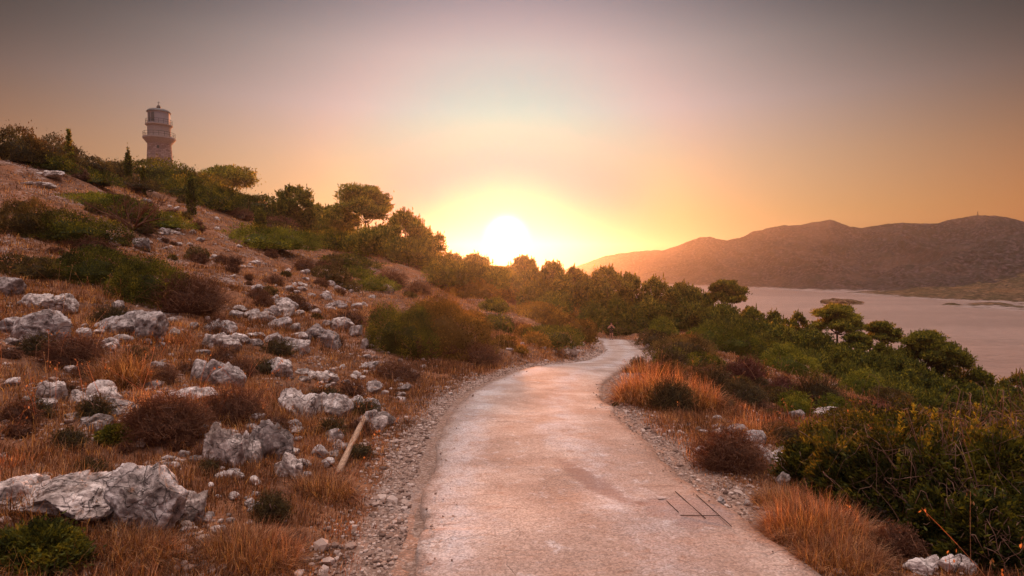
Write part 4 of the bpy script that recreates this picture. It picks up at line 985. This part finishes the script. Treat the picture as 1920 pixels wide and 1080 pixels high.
TR = [
 (430, 372, 315, 96, 'round', 'broad dark pine on the hill right of the lighthouse', 97, {}),
 (552, 425, 347, 74, 'aleppo', 'spiky topped pine between the broad pine and the umbrella pine', 70, {}),
 (688, 460, 345, 134, 'umbrella', 'tall umbrella pine with visible trunk on the left skyline', 74, {}),
 (760, 510, 398, 92, 'aleppo', 'tall glowing pine left of the sun, highest of its clump', 60, {}),
 (700, 500, 432, 96, 'aleppo', 'glowing pine under the umbrella pine', 57, {}),
 (795, 512, 432, 76, 'aleppo', 'glowing pine at right end of the left clump', 63, {}),
 (770, 520, 452, 90, 'aleppo', 'low glowing pine in front of the left clump', 56, {}),
 (600, 425, 388, 56, 'aleppo', 'small dark pine left of the umbrella pine', 88, {}),
 (640, 445, 395, 60, 'aleppo', 'dark pine tucked left under the umbrella pine', 82, {}),
 (580, 430, 398, 44, 'round', 'little round tree right of the spiky topped pine', 76, {}),
 (850, 540, 476, 60, 'aleppo', 'hazy tree left below the sun, first on the ridge', 90, {}),
 (892, 545, 480, 56, 'aleppo', 'hazy tree left below the sun, second on the ridge', 96, {}),
 (930, 545, 500, 60, 'round', 'low hazy tree straight under the sun', 98, {}),
 (982, 555, 484, 50, 'aleppo', 'little flat topped pine right below the sun', 105, {}),
 (960, 560, 512, 80, 'round', 'hazy tree mass directly below the sun', 88, {}),
 (1038, 592, 487, 70, 'aleppo', 'tall glowing pine right of the sun, left of two', 74, {}),
 (1077, 595, 499, 56, 'aleppo', 'tall glowing pine right of the sun, right of two', 78, {}),
 (1005, 585, 528, 70, 'aleppo', 'low glowing tree left of the two tall glowing pines', 76, {}),
 (1138, 605, 498, 74, 'aleppo', 'broad orange tinted pine behind the walker', 76, {}),
 (1112, 622, 571, 56, 'round', 'small round light tree with bare stems beside the road end', 60, {'matl': 'bright', 'name': 'round_tree'}),
 (1158, 612, 556, 44, 'aleppo', 'young pale pine right above the walker', 66, {'matl': 'bright'}),
 (1190, 618, 512, 62, 'aleppo', 'dark pine right of the broad orange tinted pine', 76, {}),
 (1232, 622, 518, 66, 'aleppo', 'second dark pine of the row above the bend', 74, {}),
 (1275, 625, 528, 66, 'aleppo', 'third dark pine of the row above the bend', 72, {}),
 (1312, 632, 540, 66, 'aleppo', 'last dark pine of the row before the dense rounded pine', 70, {}),
 (1215, 625, 560, 60, 'aleppo', 'lower pine in front of the row above the bend', 68, {}),
 (1358, 645, 524, 84, 'umbrella', 'dense dark rounded pine standing against the bay', 70, {'dens': 1.5}),
 (1352, 655, 575, 80, 'aleppo', 'green pine skirt under the dense rounded pine', 66, {}),
 (1408, 655, 575, 60, 'aleppo', 'mid green pine right of the dense rounded pine', 68, {}),
 (1448, 665, 585, 62, 'aleppo', 'second mid green pine right of the dense rounded pine', 66, {}),
 (1492, 675, 582, 50, 'aleppo', 'pointed mid green pine left of the bay umbrella pine', 66, {}),
 (1512, 690, 622, 72, 'aleppo', 'green pine touching the bay umbrella pine on its left', 60, {}),
 (1465, 690, 612, 80, 'aleppo', 'low green pine in front of the mid green pines', 56, {}),
 (1568, 715, 568, 104, 'umbrella', 'umbrella pine with thin bare trunk against the bay', 58, {'dens': .8}),
 (1612, 728, 622, 64, 'umbrella', 'dark pine leaning out under the bay umbrella pine', 55, {}),
 (1570, 735, 650, 90, 'aleppo', 'dark pine mass below the bay umbrella pine', 52, {}),
 (1662, 725, 604, 74, 'umbrella', 'small umbrella pine left of the big dark pine', 56, {}),
 (1640, 750, 665, 90, 'aleppo', 'dark pine below the small umbrella pine', 50, {}),
 (1735, 765, 618, 120, 'umbrella', 'big dark pine clump rising over the bay at right', 48, {'dens': 1.3}),
 (1700, 770, 672, 100, 'aleppo', 'dark pine at foot of the big dark clump', 46, {}),
 (1785, 775, 650, 100, 'aleppo', 'dark pine right shoulder of the big clump', 47, {}),
 (1835, 785, 690, 80, 'aleppo', 'low dark pine stepping down to the right', 46, {}),
 (1760, 785, 712, 100, 'aleppo', 'shaded pine in front of the big dark clump', 43, {}),
 (1905, 795, 700, 90, 'aleppo', 'dark pine cut by the right frame edge', 46, {}),
 (1870, 795, 722, 70, 'aleppo', 'low dark pine left of the one at the frame edge', 44, {}),
 (131, 316, 240, 26, 'ragged', 'ragged cypress on the left skyline', 46, {'name': 'cypress'}),
 (241, 336, 281, 11, 'cypress', 'thin cypress left of the lighthouse', 62, {'name': 'cypress'}),
 (269, 345, 312, 8, 'cypress', 'tiny thin cypress below the lighthouse', 58, {'name': 'cypress'}),
 (359, 397, 325, 17, 'cypress', 'dark squat cypress standing below the house roof', 50, {'name': 'cypress'}),
 (488, 432, 392, 21, 'cypress', 'small stout cypress on the orange slope', 56, {'name': 'cypress'}),
 (526, 416, 370, 14, 'cypress', 'slim cypress in front of the spiky pine', 66, {'name': 'cypress'}),
 (615, 432, 398, 18, 'cypress', 'dark cypress left of the tall umbrella pine', 78, {'name': 'cypress'}),
]
TR += [
 (872, 552, 492, 84, 'round', 'round tree in the glow, left of the pair under the sun', None, {}),
 (915, 556, 500, 90, 'round', 'round tree in the glow, left one of the pair under the sun', None, {}),
 (955, 560, 505, 84, 'round', 'round tree in the glow, right one of the pair under the sun', None, {}),
 (1003, 568, 508, 80, 'aleppo', 'glowing tree filling the gap left of the two tall pines', None, {}),
 (835, 540, 482, 70, 'aleppo', 'glowing tree at the right foot of the left pine clump', None, {}),
 (1100, 600, 520, 60, 'aleppo', 'orange tinted pine filling the gap left of the broad one', 80, {}),
 (1165, 615, 540, 60, 'aleppo', 'pine between the broad orange tinted pine and its dark neighbour', 82, {}),
 (1255, 628, 552, 60, 'aleppo', 'low dark pine between second and third of the row', 76, {}),
 (1300, 640, 572, 70, 'aleppo', 'low dark pine under the last of the row', 64, {}),
 (1385, 670, 600, 70, 'aleppo', 'low green pine right below the dense rounded pine', 60, {}),
 (1425, 672, 605, 70, 'aleppo', 'low green pine between the two mid green pines', 60, {}),
 (1535, 700, 622, 76, 'aleppo', 'low dark green pine left of the thin bare trunk', 54, {}),
 (1610, 740, 655, 84, 'aleppo', 'dark pine filling under the leaning pine', 52, {}),
 (1680, 750, 650, 76, 'aleppo', 'dark pine touching the big clump on its left', 50, {}),
 (1600, 755, 690, 90, 'aleppo', 'lowest dark pine below the umbrella pine', 46, {}),
 (1520, 725, 665, 80, 'aleppo', 'low green pine behind the light green bush', 48, {}),
 (1660, 775, 705, 90, 'aleppo', 'dark low pine behind the olive bush', 43, {}),
 (1815, 795, 725, 90, 'aleppo', 'dark low pine between the clump and the frame edge', 41, {}),
 (1652, 748, 642, 74, 'aleppo', 'green pine hiding the trunk of the small umbrella pine', 53, {}),
 (1880, 800, 745, 90, 'aleppo', 'lowest dark pine behind the hedge at the right edge', 38, {}),
 (1720, 790, 735, 90, 'aleppo', 'lowest dark pine behind the twin green bushes', 40, {}),
 (860, 560, 505, 80, 'round', 'low hazy tree on the ridge left of the sun', 80, {}),
 (905, 560, 512, 70, 'round', 'low hazy tree on the ridge nearly under the sun', 84, {}),
 (820, 535, 470, 60, 'aleppo', 'glowing pine stepping down right of the left clump', 72, {}),
 (1040, 600, 548, 70, 'round', 'glowing thicket at the foot of the two tall pines', 70, {}),
 (665, 495, 440, 80, 'round', 'dark round tree left below the umbrella pine', 66, {}),
]
for px, b_, t_, w_, k, lab, d, kw in TR: tree(px, b_, t_, w_, k, lab, d=d, **kw)

flush_labels()
# ------------------------------------------------------------------ lighthouse
def lathe(mb, prof, c, n=48, tone=.5, uv=False):
    prof = np.array(prof); a = np.arange(n) / n * 2 * math.pi
    v = np.stack([prof[:, 0][:, None] * np.cos(a), prof[:, 0][:, None] * np.sin(a), np.repeat(prof[:, 1][:, None], n, 1)], -1) + c; mb.add(v.reshape(-1, 3), grid_faces(len(prof), n, True), tone)
def ring(mb, c, r, z, rad, n=40): 
    a = np.linspace(0, 2 * math.pi, n + 1); tubes(mb, [np.stack([c[0] + r * np.cos(a), c[1] + r * np.sin(a), np.full(n + 1, c[2] + z)], 1)], [np.full(n + 1, rad)], 4)
LD = 120.0; q = pt(300, 312, LD); u_ = LD / FPX; gz = ground_z([q[0]], [q[1]])[0]; LB = np.array([q[0], q[1], min(gz, q[2]) - .3]); zt = lambda py: pt(300, py, LD)[2] - LB[2]
m, t, out = mat('stone_masonry'); tcn = t.node('ShaderNodeTexCoord'); sx = t.node('ShaderNodeSeparateXYZ'); t.put(sx.inputs[0], tcn.outputs['Object'])
an = t.m('MULTIPLY', t.m('ARCTAN2', sx.outputs[1], sx.outputs[0]), 2.4); cb = t.node('ShaderNodeCombineXYZ'); t.put(cb.inputs[0], an); t.put(cb.inputs[1], sx.outputs[2])
br = t.node('ShaderNodeTexBrick'); t.put(br.inputs['Vector'], cb.outputs[0]); br.inputs['Scale'].default_value = 1.0; br.inputs['Brick Width'].default_value = .75; br.inputs['Row Height'].default_value = .36; br.inputs['Mortar Size'].default_value = .028
br.inputs['Color1'].default_value = (.50, .41, .37, 1); br.inputs['Color2'].default_value = (.28, .21, .19, 1); br.inputs['Mortar'].default_value = (.20, .13, .11, 1)
principled(t, out, t.mix(t.noise(tcn.outputs['Object'], 3, 4), br.outputs[0], t.mix(1.0, br.outputs[0], (.8, .72, .7), 'MULTIPLY')), .9, t.bump(br.outputs[1], -.6, .05)); M['mason'] = m
M['gallery'] = simple('weathered_stone', (.36, .31, .285), .9, .3, 3); M['lantern'] = simple('white_metal', (.34, .33, .35), .5, .12, 2); M['iron'] = simple('dark_iron', (.05, .045, .045), .6, .3, 6); M['dome'] = simple('grey_dome', (.10, .10, .10), .55, .2, 3)
mg, t, out = mat('lantern_glass'); principled(t, out, (.06, .07, .07), .1, None, .6); M['glass'] = mg
e = empty('lighthouse', tuple(LB), 'round stone lighthouse with white lantern on the hilltop', 'lighthouse')
mb = MB(); zc = zt(262); lathe(mb, [(2.62, -2.5), (2.52, 0), (2.12, zc - .2), (2.12, zc)], LB, 56); mb.build('tower', M['mason'], e, True, LB)
mb = MB(); lathe(mb, [(2.1, zc - 1.1), (2.28, zc - .8), (2.36, zc - .75), (2.9, zc), (3.0, zc + .05), (3.0, zc + .38), (2.2, zc + .4)], LB, 56); mb.build('gallery', M['gallery'], e, False, LB)
zd = zt(236); mb = MB(); lathe(mb, [(2.12, zc + .38), (2.12, zd - .25), (2.25, zd - .2), (2.5, zd), (2.5, zd + .16), (1.9, zd + .18)], LB, 48); mb.build('watch_room', M['gallery'], e, False, LB)
for r0, z0 in ((2.9, zc + .38), (2.42, zd + .16)):
    mb = MB(); ring(mb, LB, r0, z0 + .95, .035); ring(mb, LB, r0, z0 + .5, .025); a = np.arange(18) / 18 * 6.2832
    tubes(mb, [np.array([[LB[0] + r0 * math.cos(t0), LB[1] + r0 * math.sin(t0), LB[2] + z0 - .02], [LB[0] + r0 * math.cos(t0), LB[1] + r0 * math.sin(t0), LB[2] + z0 + .98]]) for t0 in a], np.full((18, 2), .035), 4); mb.build('railing', M['iron'], e, False, LB)
ze = zt(212); n12 = 12; mb = MB(); lathe(mb, [(2.0, zd + .17), (2.0, ze), (2.08, ze + .02), (2.08, ze + .1)], LB, 24); lan = mb.build('lantern_room', M['lantern'], e, False, LB)
wa0 = math.atan2(-LB[1], -LB[0]) - .75
mb = MB()
for k in range(2):
    a0, a1 = wa0 - k * .42, wa0 - k * .42 + .36; aa_ = np.linspace(a0, a1, 5); v = []
    for z_ in (zd + .55, ze - .2): v += [(LB[0] + 2.03 * math.cos(q_), LB[1] + 2.03 * math.sin(q_), LB[2] + z_) for q_ in aa_]
    mb.add(v, grid_faces(2, 5))
mb.build('lantern_window', M['glass'], lan, False, LB)
mb = MB()
for q_ in (wa0 - .42, wa0 - .03, wa0 + .37):
    tubes(mb, [[(LB[0] + 2.04 * math.cos(q_), LB[1] + 2.04 * math.sin(q_), LB[2] + zd + .5), (LB[0] + 2.04 * math.cos(q_), LB[1] + 2.04 * math.sin(q_), LB[2] + ze)]], [[.05, .05]], 4)
mb.build('window_frame', M['lantern'], lan, False, LB)
zf = zt(204.5); mb = MB(); pr = [(2.22, ze + .05), (2.24, ze + .14)] + [(2.15 * math.cos(k / 9 * 1.45), ze + .14 + (zf - ze - .1) * math.sin(k / 9 * 1.57)) for k in range(10)]; lathe(mb, pr, LB, 32); dm = mb.build('roof', M['dome'], e, True, LB)
mb = MB(); lathe(mb, [(.12, zf - .1), (.2, zf + .05), (.42, zf + .3), (.42, zf + .45), (.25, zf + .65), (.3, zf + .72), (.02, zf + .8)], LB, 16); mb.build('finial', M['dome'], dm, True, LB)
mb = MB(); tp = LB + [0, 0, zf + .7]; tubes(mb, [[tp, tp + [0, 0, .9]]], [[.05, .03]], 5); tubes(mb, [[tp + [-.3, 0, .6], tp + [.3, 0, .6]]], [[.04, .04]], 4); mb.build('wind_vane', M['iron'], dm, False, LB)
mb = MB(); wz = zc - 2.1; a_c = math.atan2(-LB[1], -LB[0]) - .12
for da in (0,): 
    v = []; 
    for z_ in (wz, wz + .55): v += [(LB[0] + (2.25) * math.cos(a_c + d_), LB[1] + (2.25) * math.sin(a_c + d_), LB[2] + z_) for d_ in (-.1, 0, .1)]
    mb.add(v, grid_faces(2, 3))
mb.build('window', M['glass'], e, False, LB)

# keeper's house
def boxmb(mb, c, s, yaw=0.0):
    v = np.array([(x, y, z) for x in (-1, 1) for y in (-1, 1) for z in (-1, 1)], float) * np.array(s) / 2; cc, ss = math.cos(yaw), math.sin(yaw)
    v = np.stack([v[:, 0] * cc - v[:, 1] * ss, v[:, 0] * ss + v[:, 1] * cc, v[:, 2]], 1) + c; mb.add(v, [[0, 1, 3, 2], [4, 6, 7, 5], [0, 4, 5, 1], [2, 3, 7, 6], [0, 2, 6, 4], [1, 5, 7, 3]])
hp = pt(366, 345, 108); e = empty('house', tuple(hp), 'house with orange tiled roof and chimney behind the trees right of the lighthouse', 'house')
M['plaster'] = simple('pale_plaster', (.55, .42, .36), .9, .1); M['tile'] = simple('orange_roof_tile', (.55, .20, .12), .8, .25, 12); M['brick'] = simple('chimney_brick', (.28, .17, .13), .9, .3, 10)
mb = MB(); boxmb(mb, hp + [0, 1, -1.6], (4.2, 5, 3.4)); mb.build('wall', M['plaster'], e, False, hp)
mb = MB(); v = []
for y_ in (-1.8, 4.0): v += [hp + [-2.5, y_, .05], hp + [0, y_, 1.55], hp + [2.5, y_, .05], hp + [2.5, y_, -.12], hp + [0, y_, 1.38], hp + [-2.5, y_, -.12]]
mb.add(v, [[0, 1, 7, 6], [1, 2, 8, 7], [3, 4, 10, 9], [4, 5, 11, 10], [0, 5, 4, 1], [1, 4, 3, 2], [6, 7, 10, 11], [7, 8, 9, 10], [0, 6, 11, 5], [2, 3, 9, 8]]); rf = mb.build('roof', M['tile'], e, False, hp)
mb = MB(); boxmb(mb, hp + [.8, 1, 1.5], (.55, .5, 1.4)); boxmb(mb, hp + [.8, 1, 2.27], (.75, .7, .14)); mb.build('chimney', M['brick'], rf, False, hp)

# mast on the far hill
mp_ = pt(1833, 406.5, 2430 * KS); e_ = MB(); Hm = 8
for sx_, sy_ in ((1, 1), (1, -1), (-1, 1), (-1, -1)): tubes(e_, [[mp_ + [sx_ * .7, sy_ * .7, -1.5], mp_ + [sx_ * .2, sy_ * .2, Hm]]], [[.2, .14]], 4)
for k in range(6):
    z0 = k * 1.33; w0, w1 = .7 - .5 * z0 / Hm, .7 - .5 * (z0 + 1.33) / Hm
    for s2 in (1, -1): tubes(e_, [[mp_ + [-w0 * s2, -w0, z0], mp_ + [w1 * s2, -w1, z0 + 1.33]], [mp_ + [-w0 * s2, w0, z0], mp_ + [w1 * s2, w1, z0 + 1.33]]], [[.1, .1]] * 2, 3)
tag(e_.build('radio_mast', M['iron'], None, False, mp_), 'thin lattice mast on the top of the far hill at right', 'mast')

# ------------------------------------------------------------------ wooden post
a_ = hit(633, 893) + [0, 0, .02]; b_ = hit(684, 806) + [0, 0, .16]; a_[1] += .02
K_ = 9; t_ = np.linspace(0, 1, K_)[:, None]; pth = a_ * (1 - t_) + b_ * t_ + np.array([.0, 0, .01]) * np.sin(t_ * 3.14)
m, t, out = mat('bleached_wood'); n = t.noise(t.vm('MULTIPLY', objco(t), (30, 6, 30)), 2, 5, .7); principled(t, out, t.ramp(n, [(.3, (.22, .13, .08)), (.6, (.50, .33, .22)), (.8, (.62, .45, .33))]), .9, t.bump(n, .6, .01)); M['wood'] = m
mb = MB(); rd_ = np.full((1, K_), .036) * (1 + .06 * np.sin(np.arange(K_) * 1.7)); tubes(mb, [pth], rd_, 10); mb.f.append(np.arange(10)[::-1][None].astype(np.int32)); tag(mb.build('wooden_post', M['wood'], None, True, a_), 'bleached round wooden post lying in the roadside grass', 'post')

# ------------------------------------------------------------------ rusty steel mesh set in the slab
M['rust'] = simple('rusty_steel', (.08, .045, .035), .8, .3, 30)
def onroad(px, py):
    p = hit(px, py); dd, zr, _ = road_near(p[:1], p[1:2]); p[2] = max(p[2], zr[0] + .02 if dd[0] < 1.32 else p[2]) + .012; a, b = ray(px, py); d = p[2] / b; return np.array([a * d, d, p[2]])
e0 = onroad(1300, 950); e = empty('steel_mesh', tuple(e0), 'rusty reinforcing mesh showing through the slab at the right road edge', 'steel mesh')
for (x0, y0, x1, y1) in ((1266, 921, 1323, 972), (1305, 927, 1372, 987), (1250, 939, 1272, 960), (1234, 936, 1322, 934), (1276, 966, 1350, 967)):
    A_, B_ = onroad(x0, y0), onroad(x1, y1); mb = MB(); tubes(mb, [np.linspace(A_, B_, 5)], [np.full(5, .0036)], 6); mb.build('rod', M['rust'], e, True, e0)

# ------------------------------------------------------------------ walker
def skin_person():
    f = pt(1146, 640, 57.5); dd, zr, _ = road_near(f[:1], f[1:2]); f[2] = zr[0] + .02
    e = empty('person', tuple(f), 'person in dark top and shorts walking up the road with bent arms', 'person')
    J = {'pel': (0, 0, .95), 'sp': (0, -.01, 1.12), 'ch': (0, -.01, 1.32), 'nk': (0, -.01, 1.47), 'hd': (0, -.03, 1.56), 'ht': (0, -.02, 1.70),
         'ls': (.17, 0, 1.40), 'le': (.36, .04, 1.17), 'lw': (.17, -.18, 1.24), 'lh': (.10, -.22, 1.28), 'rs': (-.17, 0, 1.40), 're': (-.36, .04, 1.17), 'rw': (-.17, -.18, 1.24), 'rh': (-.10, -.22, 1.28),
         'lhp': (.10, 0, .92), 'lk': (.11, -.10, .50), 'la': (.11, .02, .09), 'lt': (.12, -.13, .03), 'rhp': (-.10, 0, .92), 'rk': (-.10, .0, .49), 'ra': (-.10, .16, .12), 'rt': (-.10, .03, .03)}
    rad = {'pel': .14, 'sp': .115, 'ch': .145, 'nk': .055, 'hd': .085, 'ht': .07, 'ls': .062, 'le': .042, 'lw': .028, 'lh': .034, 'rs': .062, 're': .042, 'rw': .028, 'rh': .034, 'lhp': .095, 'lk': .06, 'la': .04, 'lt': .035, 'rhp': .095, 'rk': .06, 'ra': .04, 'rt': .035}
    E = [('pel', 'sp'), ('sp', 'ch'), ('ch', 'nk'), ('nk', 'hd'), ('hd', 'ht'), ('ch', 'ls'), ('ls', 'le'), ('le', 'lw'), ('lw', 'lh'), ('ch', 'rs'), ('rs', 're'), ('re', 'rw'), ('rw', 'rh'), ('pel', 'lhp'), ('lhp', 'lk'), ('lk', 'la'), ('la', 'lt'), ('pel', 'rhp'), ('rhp', 'rk'), ('rk', 'ra'), ('ra', 'rt')]
    def body(name, keys, scale, matl):
        ks_ = [k for k in J if k in keys]; me = bpy.data.meshes.new(name); me.from_pydata([J[k] for k in ks_], [(ks_.index(a), ks_.index(b)) for a, b in E if a in ks_ and b in ks_], [])
        o = bpy.data.objects.new(name, me); COL.objects.link(o); o.parent = e; md = o.modifiers.new('skin', 'SKIN'); lay = me.skin_vertices[0] if me.skin_vertices else None
        if lay is None:
            bm = bmesh.new(); bm.from_mesh(me); bm.verts.layers.skin.verify(); bm.to_mesh(me); bm.free(); lay = me.skin_vertices[0]
        for i, k in enumerate(ks_): r0 = rad[k] * scale; lay.data[i].radius = (r0, r0 * (.8 if k in ('pel', 'ch', 'sp') else 1)); lay.data[i].use_root = (i == 0)
        s2 = o.modifiers.new('sub', 'SUBSURF'); s2.levels = s2.render_levels = 2; me.materials.append(matl); return o
    skin = simple('skin', (.50, .26, .18), .6, .1); dark = simple('dark_cloth', (.022, .018, .022), .85, .2); hair = simple('brown_hair', (.10, .055, .03), .7, .3); shoe = simple('shoe', (.06, .05, .06), .7, .2)
    body('body', set(J), 1.0, skin)
    J['nk3'] = (0, -.01, 1.40); J['ls3'] = (.12, 0, 1.37); J['rs3'] = (-.12, 0, 1.37); rad['nk3'] = .10; rad['ls3'] = rad['rs3'] = .085; E.extend([('ch', 'nk3'), ('ch', 'ls3'), ('ch', 'rs3')]); body('top', {'pel', 'sp', 'ch', 'nk3', 'ls3', 'rs3'}, 1.2, dark)
    J['lk2'] = (.11, -.05, .66); J['rk2'] = (-.10, 0, .66); rad['lk2'] = rad['rk2'] = .09; E.extend([('lhp', 'lk2'), ('rhp', 'rk2')]); body('shorts', {'pel', 'lhp', 'rhp', 'lk2', 'rk2'}, 1.16, dark)
    v, f_ = ico(3); mb = MB(); q_ = v * np.array([.098, .105, .115]) + [0, .012, 1.645]; keep = v[:, 1] > -.25 - v[:, 2] * .9; q_[~keep] = q_[~keep] * [1, 1, 1] + [0, .03, 0]; mb.add(q_, f_); mb.build('hair', hair, e)
    for k in ('lt', 'rt'): mb = MB(); x_, y_, z_ = J[k]; mb.add(v * np.array([.05, .14, .045]) + [x_, y_ + .04, .045], f_); mb.build('shoe', shoe, e)
    v3, f3 = ico(2)
    for k in (-1, 1): mb = MB(); mb.add(v3 * .012 + [k * .032, -.108, 1.625], f3); mb.build('eye', dark, e)
skin_person()

# ------------------------------------------------------------------ air
m, t, out = mat('air'); pv = t.node('ShaderNodeVolumePrincipled'); pv.inputs['Color'].default_value = (.95, .88, .80, 1); pv.inputs['Density'].default_value = 3.3e-4; pv.inputs['Anisotropy'].default_value = .81
t.l.new(pv.outputs[0], out.inputs['Volume'])
mb = MB(); x0, x1, y0, y1, z0, z1 = -2700, 4300, -1000, 1700, -31, 67
mb.add([(x, y, z) for x in (x0, x1) for y in (y0, y1) for z in (z0, z1)], [[0, 1, 3, 2], [4, 6, 7, 5], [0, 4, 5, 1], [2, 3, 7, 6], [0, 2, 6, 4], [1, 5, 7, 3]])
tag(mb.build('haze', m, smooth=False), kind='stuff')
